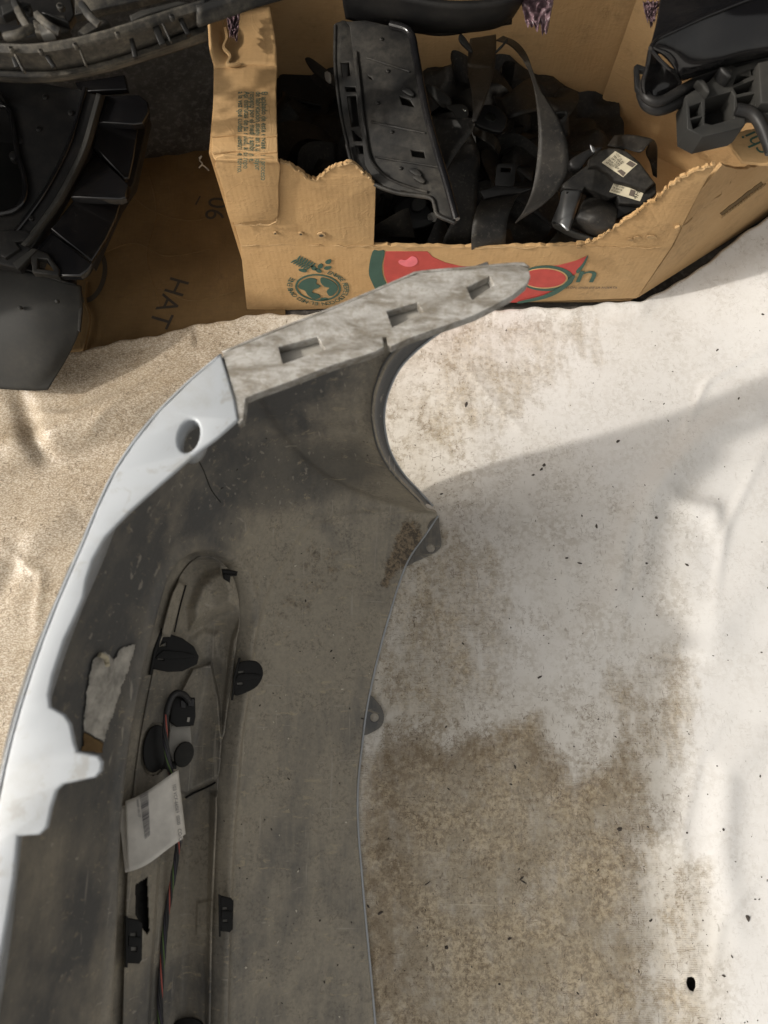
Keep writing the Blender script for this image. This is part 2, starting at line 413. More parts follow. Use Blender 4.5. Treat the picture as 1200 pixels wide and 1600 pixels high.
M = dict(tarp=m_tarp(), card=m_card('brown_cardboard', (.40, .25, .115), (.47, .31, .155)), card_edge=m_card('torn_cardboard', (.26, .16, .07), (.50, .35, .19), .9, 'none'),
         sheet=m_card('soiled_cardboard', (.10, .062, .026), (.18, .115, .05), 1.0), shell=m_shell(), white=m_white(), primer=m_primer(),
         concrete=m_concrete(), web=m_web(),
         black=m_black('black_plastic'), gloss=m_black('gloss_black_plastic', (.007, .007, .008), (.12, .105, .09), .14, .14, 14, .5),
         dusty=m_black('dusty_black_plastic', (.008, .008, .008), (.17, .152, .125), .38, .5, 11),
         grille=m_black('dusty_grille_plastic', (.022, .022, .022), (.27, .24, .19), .85, .5, 16),
         grey_flap=m_black('dark_grey_rubber', (.022, .022, .021), (.10, .09, .074), .35, .62, 8),
         clip=m_black('clip_plastic', (.008, .008, .008), (.10, .09, .075), .12, .36),
         green=m_plain('green_print', (.035, .085, .065), .75), red=m_plain('red_print', (.42, .055, .045), .7),
         pink=m_plain('pink_print', (.70, .16, .19), .7), ink=m_plain('grey_ink', (.095, .075, .06), .8), tan=m_plain('tan_print', (.47, .30, .14), .8),
         black_ink=m_plain('faded_black_ink', (.035, .028, .02), .8),
         paper=m_plain('soiled_paper', (.72, .69, .64), .75), barcode=m_plain('barcode_ink', (.10, .095, .11), .7),
         tape=m_plain('old_sticker', (.36, .345, .315), .7, 0, .45), steel=m_plain('steel', (.28, .285, .29), .35, .9), sensor=m_plain('sensor_body', (.33, .315, .285), .55),
         wire_black=m_plain('wire_black', (.018, .018, .02), .5), wire_red=m_plain('wire_red', (.45, .10, .075), .5), wire_green=m_plain('wire_green', (.10, .17, .05), .5),
         wire_violet=m_plain('wire_violet', (.025, .022, .035), .5),
         label=m_plain('pale_label', (.50, .45, .33), .6), film=m_plain('violet_film', (.17, .11, .125), .3), crumb=m_plain('dark_crumb', (.05, .04, .033), .8),
         thread=m_plain('white_thread', (.7, .65, .55), .8), mirror=m_plain('shiny_insert', (.75, .82, .78), .12, 1.0))

# ================================================================== the setting
def structure(o): o['kind'] = 'structure'; return o
gp = np.zeros((60, 60, 3)); xs = np.linspace(-4, 4, 60); gp[..., 0] = xs[None, :]; gp[..., 1] = xs[:, None]; gp[..., 2] = -.012
structure(link('ground', grid_mesh(gp), M['concrete']))

sky_blocker = thing('sky_blocker', 'added dark boards out of view that block the sky above and behind the box', 'sky_blocker', (0, 1.6, 0))  # unseen wall and canopy added to darken the parts around the box
M_blocker = m_plain('dark_boards', (.045, .040, .034), .8)
for k in range(11):                                            # boards added behind and overhead to cut the sky light
    x = -1.75 + k * .35
    link('blocker_back', box_me((x, 1.62, .62), (.345, .03, 1.26), (1, 0, 0), (0, 0, 1), .004), M_blocker, sky_blocker)
    link('blocker_top', box_me((x, 1.10, 1.03), (.345, 1.02, .03), (1, 0, 0), (0, 0, 1), .004), M_blocker, sky_blocker)

for k in range(3):
    for x in (-1.32, 1.32): link('blocker_side', box_me((x, .93 + k * .30, .52), (.03, .295, 1.02), (1, 0, 0), (0, 0, 1), .004), M_blocker, sky_blocker)

# soiled cardboard sheet on the ground beside the box
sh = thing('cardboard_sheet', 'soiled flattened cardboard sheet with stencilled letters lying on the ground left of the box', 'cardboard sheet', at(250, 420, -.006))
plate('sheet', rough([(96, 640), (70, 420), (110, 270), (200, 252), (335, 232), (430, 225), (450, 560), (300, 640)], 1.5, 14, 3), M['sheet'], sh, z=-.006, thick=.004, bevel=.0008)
def floor_text(name, s, size, u, v, ang, mat, par, z, sx=1):
    return text(name, s, size, at(u, v, z), (math.cos(R(ang)), math.sin(R(ang)), 0), (0, 0, 1), mat, par, sx)
floor_text('stencil', 'HAT', .046, 268, 430, -108, M['black_ink'], sh, -.0052, 1.0)
floor_text('stencil', '06', .046, 328, 306, -98, M['black_ink'], sh, -.0052, 1.0)
floor_text('stencil', '1', .026, 300, 318, -20, M['black_ink'], sh, -.0052)
plate('stencil', smooth_loop(circ(140, 430, 26, 44, 14, .25)), M['black_ink'], sh, z=-.0051, thick=.0004, holes=[smooth_loop(circ(140, 430, 19, 36, 14, .25))])
tube('crease', [at(128, 560, -.003), at(140, 500, -.002), at(133, 470, -.003), at(135, 440, -.003)], .0022, M['sheet'], sh, 14)

for k, pts_ in enumerate(([(200, 300), (240, 330), (300, 345), (350, 330)], [(150, 400), (210, 380), (260, 400), (330, 390)], [(180, 470), (240, 450), (300, 470), (370, 455)], [(230, 260), (245, 330), (230, 400), (250, 480)])):
    tube('crease', [at(u, v, -.0072) for u, v in pts_], .0022, M['sheet'], sh, 24, 6)
# the tarp
EDGE = [(-420, 735), (-200, 652), (0, 588), (125, 546), (250, 519), (320, 503), (385, 490), (480, 486), (620, 482), (740, 480), (880, 478), (1000, 467), (1050, 446), (1110, 405), (1200, 344), (1330, 255)]
ew = np.array([tuple(at(u, v, .006)) for u, v in EDGE])
NX, NY = 430, 330
X = np.linspace(-1.15, .95, NX); Ytop = np.interp(X, ew[:, 0], ew[:, 1]) + .002 * np.sin(X * 60) + .0012 * np.sin(X * 171)
tt = np.linspace(0, 1, NY) ** 1.05
TX = np.repeat(X[None, :], NY, 0); TY = Ytop[None, :] * (1 - tt[:, None]) + (-.95) * tt[:, None]
P2 = np.stack([TX.ravel(), TY.ravel()], 1)
def ridge(px, h, wd):
    pts = np.array([tuple(at(u, v))[:2] for u, v in px]); d = np.full(len(P2), 9.); tpos = np.zeros(len(P2))
    n = len(pts)
    for i in range(n - 1):
        a, b = pts[i], pts[i + 1]; e = b - a; q = P2 - a; t = np.clip(q @ e / (e @ e), 0, 1)
        dd = np.linalg.norm(q - t[:, None] * e, axis=1); m = dd < d; d[m] = dd[m]; tpos[m] = (i + t[m]) / (n - 1)
    return h * np.exp(-(d / wd) ** 2) * np.sin(np.clip(tpos, .03, .97) * np.pi) ** .6
Z = np.zeros(len(P2))
Z += np.array([noise.fractal((x * 5, y * 5, 1.3), 1, 2, 3) for x, y in P2]) * .0028
pxy0 = proj(np.column_stack([P2, Z]))
loose = np.clip(sstep(700, 1000, pxy0[:, 0]) + sstep(330, 120, pxy0[:, 0]), 0, 1)
Z += loose * np.array([noise.fractal((x * 2.4 + 4, y * 2.4, 7.3), 1, 2, 2) for x, y in P2]) * .006
Z += ridge([(1210, 620), (1090, 690), (1020, 765), (990, 830), (965, 930), (900, 1010)], .013, .022)
Z += ridge([(1030, 770), (1060, 790), (1110, 800), (1120, 850)], .008, .014)
Z += ridge([(1000, 800), (985, 870), (975, 940)], -.007, .010)
Z += ridge([(1210, 880), (1120, 960), (1090, 1040)], .008, .03)
Z += ridge([(1210, 1140), (1130, 1200), (1120, 1330), (1140, 1450)], .008, .02)
Z += ridge([(-60, 800), (90, 735), (230, 690), (420, 600)], -.022, .026)
Z += ridge([(-60, 720), (80, 690), (210, 640), (330, 580)], .020, .030)
Z += ridge([(30, 610), (60, 690), (85, 735)], -.016, .014)
Z += ridge([(-40, 900), (60, 840), (130, 800)], .010, .025)
Z += ridge([(-30, 1000), (20, 900), (40, 830)], -.006, .016)
for pts_, h_, w_ in (([(1010, 860), (985, 930), (960, 1010), (900, 1080)], .0022, .005), ([(1200, 545), (1100, 600), (1060, 690)], .0025, .005), ([(860, 560), (930, 520), (1010, 490)], .0015, .005), ([(1190, 700), (1130, 830), (1110, 960)], .0025, .006),
                     ([(1150, 1100), (1090, 1180), (1060, 1300), (1070, 1420)], .002, .006), ([(720, 560), (760, 620), (830, 690)], .0014, .004), ([(1200, 1350), (1120, 1430), (1100, 1560)], .002, .006), ([(800, 760), (870, 850), (890, 950)], .0014, .005),
                     ([(20, 640), (120, 660), (230, 610)], .003, .006), ([(0, 850), (70, 900), (60, 1000)], .003, .006), ([(130, 700), (180, 650), (280, 560)], .003, .007)): Z += ridge(pts_, h_, w_)
Z += .05 * sstep(.42, .75, P2[:, 0]) * sstep(.35, .75, P2[:, 1])
d_edge = (Ytop[None, :] - TY).ravel()
Z += .006 * np.exp(-(d_edge / .018) ** 2) - .016 * np.exp(-(d_edge / .0035) ** 2)
Z += .006
Z = np.where(Z < .004, .004 - .010 * (1 - np.exp(-(.004 - Z) / .010)), Z)      # it cannot sink into the ground
G = np.column_stack([P2, Z]).reshape(NY, NX, 3)
# keep the sheet under the bumper's edge
pxy = proj(G.reshape(-1, 3))
BUMP_FLAT = [(-300, 1700), (120, 800), (340, 560), (800, 420), (700, 620), (740, 800), (640, 1000), (640, 1700)]
flat = 1 - sstep(0, 90, sdf(pxy, [(200, 1700), (300, 900), (420, 640), (640, 560), (690, 800), (600, 1000), (600, 1700)]))
G[..., 2] = (G[..., 2].ravel() * (1 - flat) + .004 * flat).reshape(NY, NX)
hole = [(1074, 1524), (1085, 1528), (1089, 1540), (1084, 1550), (1074, 1546), (1072, 1535)]
pxy = proj(G.reshape(-1, 3))
cen = (pxy.reshape(NY, NX, 2)[:-1, :-1] + pxy.reshape(NY, NX, 2)[1:, 1:]) / 2
keep = sdf(cen.reshape(-1, 2), hole) > 0
kk = keep.reshape(NY - 1, NX - 1); rim_v = set(); hp_ = np.array(rough(hole, .8, 3, 4))
for j, i in zip(*np.where(~kk)):
    for a, b in ((j, i), (j + 1, i), (j, i + 1), (j + 1, i + 1)):
        if kk[a - 1:a + 1, b - 1:b + 1].any(): rim_v.add((a, b))
for a, b in rim_v:                                              # pull the cut edge onto an irregular outline
    qv = pxy.reshape(NY, NX, 2)[a, b]; k_ = np.argmin(np.linalg.norm(hp_ - qv, axis=1)); G[a, b] = at(hp_[k_][0], hp_[k_][1], G[a, b, 2] + .0015)
tm = grid_mesh(G, 'tarp', keep, flip=True)
ST = [(540, 1165), (600, 1150), (650, 1128), (695, 1150), (730, 1118), (760, 1135), (800, 1108), (850, 1098), (875, 1150), (905, 1195), (965, 1150), (990, 1080), (1020, 1040), (1045, 1060), (1035, 1150), (1042, 1300), (1046, 1650), (540, 1650)]
s1 = sdf(pxy, ST)
stain = (.60 - .22 * sstep(930, 1010, pxy[:, 0])) * sstep(24, -55, s1) + .16 * sstep(-60, -260, s1) * 0
stain = np.maximum(stain, .40 * sstep(90, -60, sdf(pxy, [(585, 1120), (610, 900), (690, 820), (760, 860), (800, 960), (760, 1080), (700, 1130)])))
stain = np.maximum(stain, .30 * sstep(60, -50, sdf(pxy, [(620, 640), (700, 530), (800, 490), (900, 500), (960, 540), (860, 620), (760, 700), (660, 740)])))
stain = np.maximum(stain, .30 * sstep(60, -30, sdf(pxy, [(1020, 1330), (1090, 1360), (1110, 1500), (1100, 1650), (1010, 1650)])))
stain = np.maximum(stain, .30 * sstep(40, -20, sdf(pxy, [(940, 1040), (1060, 1010), (1100, 1090), (1060, 1180), (960, 1200)])))
clean = np.maximum(.92 * sstep(1000, 1110, pxy[:, 0]) * sstep(380, 520, pxy[:, 1]), .55 * sstep(1180, 1020, pxy[:, 1]) * sstep(640, 800, pxy[:, 0]))
clean = np.maximum(clean, .85 * sstep(80, -60, sdf(pxy, [(880, 470), (1300, 330), (1300, 800), (960, 800), (800, 640)])))
clean *= 1 - .7 * sstep(40, -30, sdf(pxy, [(1020, 1330), (1100, 1360), (1130, 1500), (1120, 1650), (1010, 1650)]))
speck = sstep(520, 330, pxy[:, 0] + .15 * (pxy[:, 1] - 500))
add_attr(tm, 'stain', stain * 1.22); add_attr(tm, 'clean', clean); add_attr(tm, 'speck', speck); add_attr(tm, 'rim', np.clip(np.exp(-((s1 + 30) / 34) ** 2) * sstep(1330, 1200, pxy[:, 1]) + .75 * sstep(690, 610, pxy[:, 0]) * sstep(1130, 1200, pxy[:, 1]) + .5 * np.exp(-((s1 + 40) / 45) ** 2) * sstep(900, 980, pxy[:, 0]), 0, 1))
tarp = link('tarp', tm, M['tarp'], smooth=180)
tag(tarp, 'large dirty off-white vinyl tarp with brown stains spread on the ground', 'tarp')
solid(tarp, .0012)

# ================================================================== the bumper
bump = thing('car_bumper', 'white rear bumper cover standing on the tarp with its dusty grey inside showing', 'bumper', at(500, 1150, 0))
ZR = .43                                                     # height of the top flange
T_side = [tuple(at(345, 560, ZR - .012)), tuple(at(740, 415, ZR - .012))]
foot = at(685, 803, .012)
dv = (Vector(T_side[1]) - Vector(T_side[0])); dv.z = 0; dv.normalize()
tpt = Vector(T_side[0]) + dv * ((foot - Vector(T_side[0])).dot(dv))
wall_n = dv.cross(tpt - foot).normalized()
if wall_n.dot(EYE - foot) < 0: wall_n = -wall_n
arch_in = [(664, 790), (642, 768), (612, 736), (592, 700), (584, 665), (583, 632), (589, 600), (606, 562), (650, 517), (715, 484), (765, 468), (800, 452)]
arch_out = [(676, 790), (656, 768), (630, 740), (610, 705), (601, 668), (601, 638), (609, 606), (630, 568), (676, 527), (736, 490), (780, 470), (812, 452)]
Bst, Tst = [], []
for y in (-.70, -.5, -.35, -.2, -.1):
    f = [(640, -.70), (606, -.5), (586, -.35), (566, -.2), (559, -.1)]
    xb = np.interp(y, [-.7, -.5, -.35, -.2, -.1], [.004, -.002, -.010, -.026, -.034])
    Bst.append((xb, y, .012)); Tst.append((np.interp(y, [-.7, -.1], [-.262, -.272]), y, ZR - .012))
for (u, v), t in [((566, 1150), (-.270, -.03)), ((578, 1075), (-.262, .028)), ((600, 985), (-.247, .085)), ((632, 885), (-.214, .19)), ((664, 835), (-.183, .243)), ((683, 806), (-.134, .290))]:
    Bst.append(tuple(at(u, v, .012))); Tst.append((*t, ZR - .012))
tx = np.linspace(-.115, .092, len(arch_in))
k1 = Vector(T_side[0]); k2 = Vector(T_side[1])
for (u, v), x in zip(arch_in, tx):
    p = on(u, v, foot, wall_n); p.z = min(p.z, ZR - .03)
    if p.z >= ZR - .031: p = on(u, v, (0, 0, ZR - .03), Vector((0, 0, 1)))
    Bst.append(tuple(p)); y = k1.y + (k2.y - k1.y) * (x - k1.x) / (k2.x - k1.x)
    Tst.append((x, y - .004, ZR - .012))
NS, NP = 420, 190
par = np.linspace(0, 1, len(Bst))
Bc = cat(Bst, NS, True); Tc = cat(Tst, NS, True)
# denser sampling in the visible part
t = np.linspace(0, 1, NP)[None, :, None]
dB = Tc - Bc; hB = dB.copy(); hB[:, 2] = 0; vB = dB.copy(); vB[:, :2] = 0
C1 = Bc + .80 * hB + .06 * vB; C2 = Tc - .55 * vB + .012 * hB
S = ((1 - t) ** 3) * Bc[:, None] + 3 * ((1 - t) ** 2) * t * C1[:, None] + 3 * (1 - t) * t * t * C2[:, None] + t ** 3 * Tc[:, None]
def normals(S):
    du = np.gradient(S, axis=0); dvv = np.gradient(S, axis=1); n = np.cross(du, dvv); n /= np.linalg.norm(n, axis=2, keepdims=True) + 1e-12
    e = np.array([0, 0, CAMH]) - S; s = np.sign((n * e).sum(2, keepdims=True)); s[s == 0] = 1
    return n * s
Nn = normals(S)
PX = proj(S.reshape(-1, 3))
POCKET = smooth_loop([(330, 866), (296, 872), (270, 900), (255, 940), (243, 985), (230, 1040), (216, 1110), (204, 1180), (195, 1260), (189, 1350), (185, 1450), (180, 1560), (176, 1680), (172, 1800),
                      (336, 1800), (337, 1680), (339, 1560), (341, 1450), (345, 1350), (351, 1240), (360, 1150), (371, 1080), (380, 1010), (386, 960), (383, 925), (368, 888)], 3)
dp = sdf(PX, POCKET)
SLOT = [(212, 1382), (231, 1370), (234, 1455), (230, 1462), (211, 1430)]
disp = -.042 * sstep(8, -20, dp) + .004 * np.exp(-((dp - 11) / 6) ** 2)
# a shallow crease where the skirt meets the face, and the bend of the corner
cre = np.array([(690, 790), (600, 800), (480, 812), (420, 900), (390, 1000), (372, 1150), (360, 1300), (352, 1450), (348, 1650)], float)
def dist_line(P, L):
    d = np.full(len(P), 1e9)
    for a, b in zip(L[:-1], L[1:]):
        e = b - a; q = P - a; tt_ = np.clip(q @ e / (e @ e), 0, 1); d = np.minimum(d, np.linalg.norm(q - tt_[:, None] * e, axis=1))
    return d
dc = dist_line(PX, cre)
disp += .0034 * np.exp(-(dc / 6) ** 2)
disp += np.array([noise.fractal((p[0] * 9, p[1] * 9, p[2] * 9), 1, 2, 3) for p in S.reshape(-1, 3)]) * .0012
S2 = S + Nn * disp.reshape(NS, NP, 1)
PX2 = proj(S2.reshape(-1, 3))
me = grid_mesh(S2, 'shell')
prof = np.repeat(np.linspace(0, 1, NP)[None], NS, 0).ravel()
dust = .80 - .50 * sstep(.40, .82, prof)
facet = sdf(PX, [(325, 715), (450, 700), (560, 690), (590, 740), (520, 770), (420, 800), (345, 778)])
dark = .9 * sstep(18, -14, facet)  # shading of the corner facet painted into the colour
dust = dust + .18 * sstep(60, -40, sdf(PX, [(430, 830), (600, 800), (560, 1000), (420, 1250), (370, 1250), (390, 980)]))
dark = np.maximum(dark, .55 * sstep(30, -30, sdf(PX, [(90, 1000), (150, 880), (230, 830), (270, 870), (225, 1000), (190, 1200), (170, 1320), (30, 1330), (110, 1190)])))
mud = .75 * sstep(14, -16, sdf(PX, [(600, 880), (612, 850), (625, 815), (650, 805), (664, 830), (665, 862), (640, 880), (605, 925), (590, 915)]))
mud = np.maximum(mud, .42 * sstep(40, -30, sdf(PX, [(420, 900), (470, 830), (560, 850), (540, 930), (470, 990), (400, 1060)])))
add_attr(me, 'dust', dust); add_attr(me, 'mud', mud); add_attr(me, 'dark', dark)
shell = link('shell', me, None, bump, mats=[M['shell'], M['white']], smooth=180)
me.update()
if sum(p.normal.dot(EYE - (p.center + bump.location)) for p in me.polygons) < 0: me.flip_normals()
solid(shell, .0032, -1, 1)
bvh = BVHTree.FromPolygons([tuple(p) for p in S2.reshape(-1, 3)], [tuple(q) for q in (lambda i: np.stack([i[:-1, :-1], i[:-1, 1:], i[1:, 1:], i[1:, :-1]], -1).reshape(-1, 4))(np.arange(NS * NP).reshape(NS, NP)).tolist()])
def hit(u, v, off=0):
    d = ray(u, v).normalized(); loc, nrm, _, _ = bvh.ray_cast(EYE, d)
    if loc is None: return at(u, v, .2), Vector((0, 0, 1))
    if nrm.dot(d) > 0: nrm = -nrm
    return loc + nrm * off, nrm

# arch lip: return flange turned away behind the edge of the wheel arch
lin = [Vector(p) for p in Bst[-len(arch_in):]]
lout = [on(u, v, p - wall_n * .016, wall_n) for (u, v), p in zip(arch_out, lin)]
lm = loft('arch_lip', [[tuple(p) for p in lin], [tuple(p * .5 + q * .5 - wall_n * .004) for p, q in zip(lin, lout)], [tuple(p) for p in lout]], M['shell'], bump, 60, 4, .0022, raw=True)
tube('arch_edge', [tuple(p) for p in lout], .0016, M['white'], bump, 60, 6)

tube('lower_edge', [(p[0] + .0012, p[1], p[2] - .001) for p in Bst[1:11]], .0015, M['white'], bump, 120, 6)
# top flange (white) with its locating tabs, and the slotted side flange (scuffed grey)
RIM = [(345, 553), (300, 592), (250, 641), (212, 688), (180, 736), (152, 795), (130, 850), (108, 900), (90, 942), (68, 998), (50, 1050), (34, 1100), (20, 1150), (8, 1200), (-4, 1260), (-14, 1320), (-24, 1400), (-36, 1500), (-60, 1650), (-90, 1850),
       (-60, 1850), (-30, 1650), (0, 1500), (12, 1430), (22, 1370), (27, 1307), (60, 1305), (73, 1294), (80, 1262), (88, 1236), (98, 1226), (148, 1215), (158, 1205), (160, 1190), (153, 1180), (120, 1174), (116, 1160), (110, 1130), (100, 1116), (78, 1104),
       (76, 1085), (82, 1055), (100, 1000), (118, 962), (130, 934), (135, 905), (145, 874), (164, 840), (184, 818), (206, 796), (250, 757), (300, 714), (340, 684), (372, 656), (366, 620)]
HOLE = circ(295, 681, 17, 27, 24, .25)
tf = plate('top_flange', RIM, M['white'], bump, z=ZR, thick=.005, holes=[HOLE[::-1]], bevel=.0022)
# rolled outer edge of the flange
OUT = [(347, 555), (300, 594), (250, 643), (212, 690), (180, 738), (152, 797), (130, 852), (108, 902), (90, 944), (68, 1000), (50, 1052), (34, 1102), (20, 1152), (8, 1202), (-4, 1262), (-14, 1322), (-24, 1402), (-36, 1502), (-60, 1650), (-90, 1850)]
rows = [[tuple(at(u, v, ZR - .002)) for u, v in OUT]]
for dx, dz in ((-.0015, -.004), (-.0022, -.012), (-.001, -.045)):
    rows.append([(p[0] + dx * .9, p[1] - dx * .5, p[2] + dz) for p in rows[0]])
loft('rolled_edge', rows, M['white'], bump, 90, 3, .002, raw=True)
c0 = at(295, 681, ZR)
ring = [at(u, v, ZR - .001) for u, v in circ(295, 681, 17.5, 27.5, 28, .25)]; ring.append(ring[0])
loft('hole_collar', [[tuple(p) for p in ring], [tuple(p - Vector((0, 0, .020))) for p in ring]], M['white'], bump, 57, 3, .0015, raw=True)
SIDE = [(348, 552), (400, 530), (450, 510), (502, 490), (586, 455), (640, 432), (658, 426), (740, 419), (812, 413), (826, 419), (829, 432), (824, 443), (800, 462), (770, 478), (742, 492), (700, 507), (640, 528), (611, 541), (606, 538), (604, 526), (598, 527), (600, 542), (585, 550), (520, 570), (450, 597), (400, 615), (384, 622), (380, 656), (372, 662), (366, 622)]
SL = [[(435, 542), (496, 526), (508, 546), (442, 568)], [(604, 486), (652, 472), (662, 488), (613, 511)], [(729, 449), (765, 431), (772, 445), (738, 468)]]
sf = plate('side_flange', SIDE, M['primer'], bump, z=ZR - .002, thick=.011, holes=[s[::-1] for s in SL], bevel=.0008)
for s in SL:
    cx = sum(p[0] for p in s) / 4; cy = sum(p[1] for p in s) / 4
    plate('slot_backing', [(cx + (u - cx) * 1.25, cy + (v - cy) * 1.3) for u, v in s], M['sensor'], bump, z=ZR - .0145, thick=.002)
sr = [[(at(u, v, ZR - .004)) for u, v in SIDE[:10]]]
loft('rolled_edge', [[tuple(p) for p in sr[0]], [tuple(p + Vector((0, .0005, -.008))) for p in sr[0]], [tuple(p + Vector((0, -.002, -.035))) for p in sr[0]]], M['primer'], bump, 40, 3, .002, raw=True)

# mounting tabs on the lower edge
def tabp(pts, h):
    return plate('mounting_tab', pts, M['shell'], bump, z=.0115, thick=.002, holes=[circ(*h, 6.8, 6.8, 16)[::-1]], bevel=.0006)
t1 = tabp(smooth_loop([(660, 838), (672, 815), (685, 808), (687, 825), (690, 846), (687, 857), (675, 866), (648, 878), (636, 884), (648, 862)], 3), (673, 856))
t2 = tabp(smooth_loop([(572, 1096), (578, 1086), (588, 1095), (597, 1107), (600, 1120), (597, 1133), (586, 1142), (568, 1149), (566, 1135), (570, 1115)], 3), (585, 1121))
for t_, mv in ((t1, .25), (t2, .0)):
    add_attr(t_.data, 'dust', np.full(len(t_.data.vertices), .35)); add_attr(t_.data, 'mud', np.full(len(t_.data.vertices), mv)); add_attr(t_.data, 'dark', np.full(len(t_.data.vertices), .25))

# insert panel lying in the recess, with its own relief
def span(v):
    xs_ = []
    for (x0, y0), (x1, y1) in zip(POCKET, POCKET[1:] + POCKET[:1]):
        if (y0 > v) != (y1 > v): xs_.append(x0 + (v - y0) * (x1 - x0) / (y1 - y0))
    return (min(xs_) + 12, max(xs_) - 12) if xs_ else (0, 0)
vs_ = [v for v in np.linspace(870, 1760, 430) if span(v)[1] - span(v)[0] > 4]
IN = np.array([[(u, v) for u in np.linspace(*span(v), 110)] for v in vs_])
NI = IN.shape[:2]; q = IN.reshape(-1, 2); di = sdf(q, POCKET)
hp = np.zeros(len(q))
def bumpf(poly, h, a=6, b=-6): return h * sstep(a, b, sdf(q, poly))
hp += bumpf([(322, 892), (345, 884), (366, 896), (376, 925), (371, 950), (345, 962), (318, 975), (296, 985), (292, 950), (305, 915)], .026, 6, -18)
hp += bumpf([(240, 985), (262, 930), (280, 905), (292, 915), (282, 960), (268, 1000)], .009, 3, -5)
hp += bumpf([(300, 1045), (330, 1035), (342, 1090), (346, 1150), (347, 1210), (292, 1240), (268, 1236), (262, 1120)], .011, 2, -3)
hp += bumpf([(298, 1000), (318, 985), (340, 990), (345, 1030), (318, 1030)], .008, 8, -6)
hp += bumpf([(362, 1000), (378, 960), (372, 1080), (352, 1180), (344, 1170), (352, 1080)], .008, 3, -4)
hp += bumpf([(196, 1300), (245, 1260), (252, 1300), (238, 1500), (232, 1620), (190, 1620)], .008, 3, -3)
hp += bumpf([(330, 1240), (345, 1236), (338, 1640), (322, 1640)], .016, 4, -8)
hp += bumpf([(308, 1410), (342, 1404), (340, 1456), (306, 1462)], .003, 2, -2)
hp += bumpf([(245, 1510), (318, 1480), (322, 1640), (240, 1640)], -.004, 4, -4)
hp += np.array([noise.fractal((u * .02, v * .02, 2.2), 1, 2, 3) for u, v in q]) * .0010
Gi = np.zeros((len(q), 3)); ok = np.zeros(len(q), bool)
for i, (u, v) in enumerate(q):
    if di[i] > 0: continue
    d = ray(u, v).normalized(); loc, nrm, _, _ = bvh.ray_cast(EYE, d)
    if loc is None: continue
    if nrm.dot(d) > 0: nrm = -nrm
    Gi[i] = loc - d * (.0040 + max(hp[i], -.002)); ok[i] = True
o4 = ok.reshape(NI); k4 = o4[:-1, :-1] & o4[1:, :-1] & o4[:-1, 1:] & o4[1:, 1:]
cc = (IN[:-1, :-1] + IN[1:, 1:]) / 2
k4 &= (sdf(cc.reshape(-1, 2), SLOT) > 0).reshape(k4.shape)
EL = circ(243, 1170, 20, 39, 20, .12)
k4 &= (sdf(cc.reshape(-1, 2), EL) > 3).reshape(k4.shape)
im = grid_mesh(Gi.reshape(*NI, 3), 'insert', k4)
bm = bmesh.new(); bm.from_mesh(im)
add_d = .58 + .35 * sstep(60, -40, sdf(q, [(250, 1280), (330, 1260), (330, 1500), (270, 1480)])) + .2 * sstep(30, -30, sdf(q, [(260, 900), (390, 880), (390, 1180), (330, 1190)]))
bm.free()
add_attr(im, 'dust', add_d); add_attr(im, 'mud', .0 * add_d); add_attr(im, 'dark', .1 + 0 * add_d)
bm = bmesh.new(); bm.from_mesh(im); bmesh.ops.delete(bm, geom=[v for v in bm.verts if not v.link_faces], context='VERTS'); bm.to_mesh(im); bm.free()
ins = link('insert_panel', im, M['shell'], bump, smooth=180)
im.update()
if sum(p.normal.z for p in im.polygons) < 0: im.flip_normals()
solid(ins, .0018)

def lift(u, v, off):
    d = ray(u, v).normalized(); return bvh.ray_cast(EYE, d)[0] - d * off
# ---- small hardware on the inside of the bumper
def frame_at(u, v, off, tow=.6):
    p, n = hit(u, v, off); e = (EYE - p).normalized()
    return p, (n * (1 - tow) + e * tow).normalized()
def clip(outline, holes, off=.010, thick=.007, tow=.7, foot_px=None):
    cu = sum(p[0] for p in outline) / len(outline); cv = sum(p[1] for p in outline) / len(outline)
    p, n = frame_at(cu, cv, off, tow)
    c = plate('clip', outline, M['clip'], bump, o=p, n=n, thick=thick, holes=[h[::-1] for h in holes], bevel=.0010)
    plate('clip_rib', [(cu + (a - cu) * .86, cv + (b - cv) * .22) for a, b in outline], M['clip'], c, o=p + n * .0022, n=n, thick=.004, bevel=.0008)
    if foot_px: plate('clip_flange', foot_px, M['clip'], c, o=p + n * .0025, n=n, thick=.010, bevel=.0008)
    for h in holes:
        plate('clip_slot', [(sum(q[0] for q in h) / 4 + (a - sum(q[0] for q in h) / 4) * 1.3, sum(q[1] for q in h) / 4 + (b - sum(q[1] for q in h) / 4) * 1.4) for a, b in h], M['sensor'], c, o=p - n * .004, n=n, thick=.001)
    return c
clip([(252, 986), (285, 997), (303, 1010), (311, 1026), (308, 1038), (285, 1049), (262, 1050), (237, 1045), (243, 1015)], [[(248, 1004), (260, 1004), (260, 1010), (248, 1010)], [(246, 1025), (256, 1026), (256, 1032), (246, 1031)]], .034, .012, .8,
     [(252, 981), (256, 984), (244, 1020), (237, 1055), (233, 1055), (240, 1015)])
clip(smooth_loop([(373, 1036), (396, 1032), (408, 1040), (411, 1055), (402, 1072), (385, 1082), (366, 1086), (366, 1060)], 3), [[(372, 1049), (381, 1048), (381, 1051), (372, 1052)], [(370, 1067), (379, 1066), (379, 1070), (370, 1070)]], .012, .003, .7,
     [(373, 1027), (376, 1028), (368, 1060), (364, 1094), (361, 1094), (365, 1055)])
clip([(199, 1434), (217, 1437), (223, 1443), (222, 1500), (218, 1506), (198, 1505)], [[(204, 1458), (213, 1457), (213, 1463), (204, 1464)], [(205, 1480), (214, 1480), (214, 1486), (205, 1486)]], .034, .010, .7,
     [(196, 1431), (200, 1432), (200, 1512), (196, 1512)])
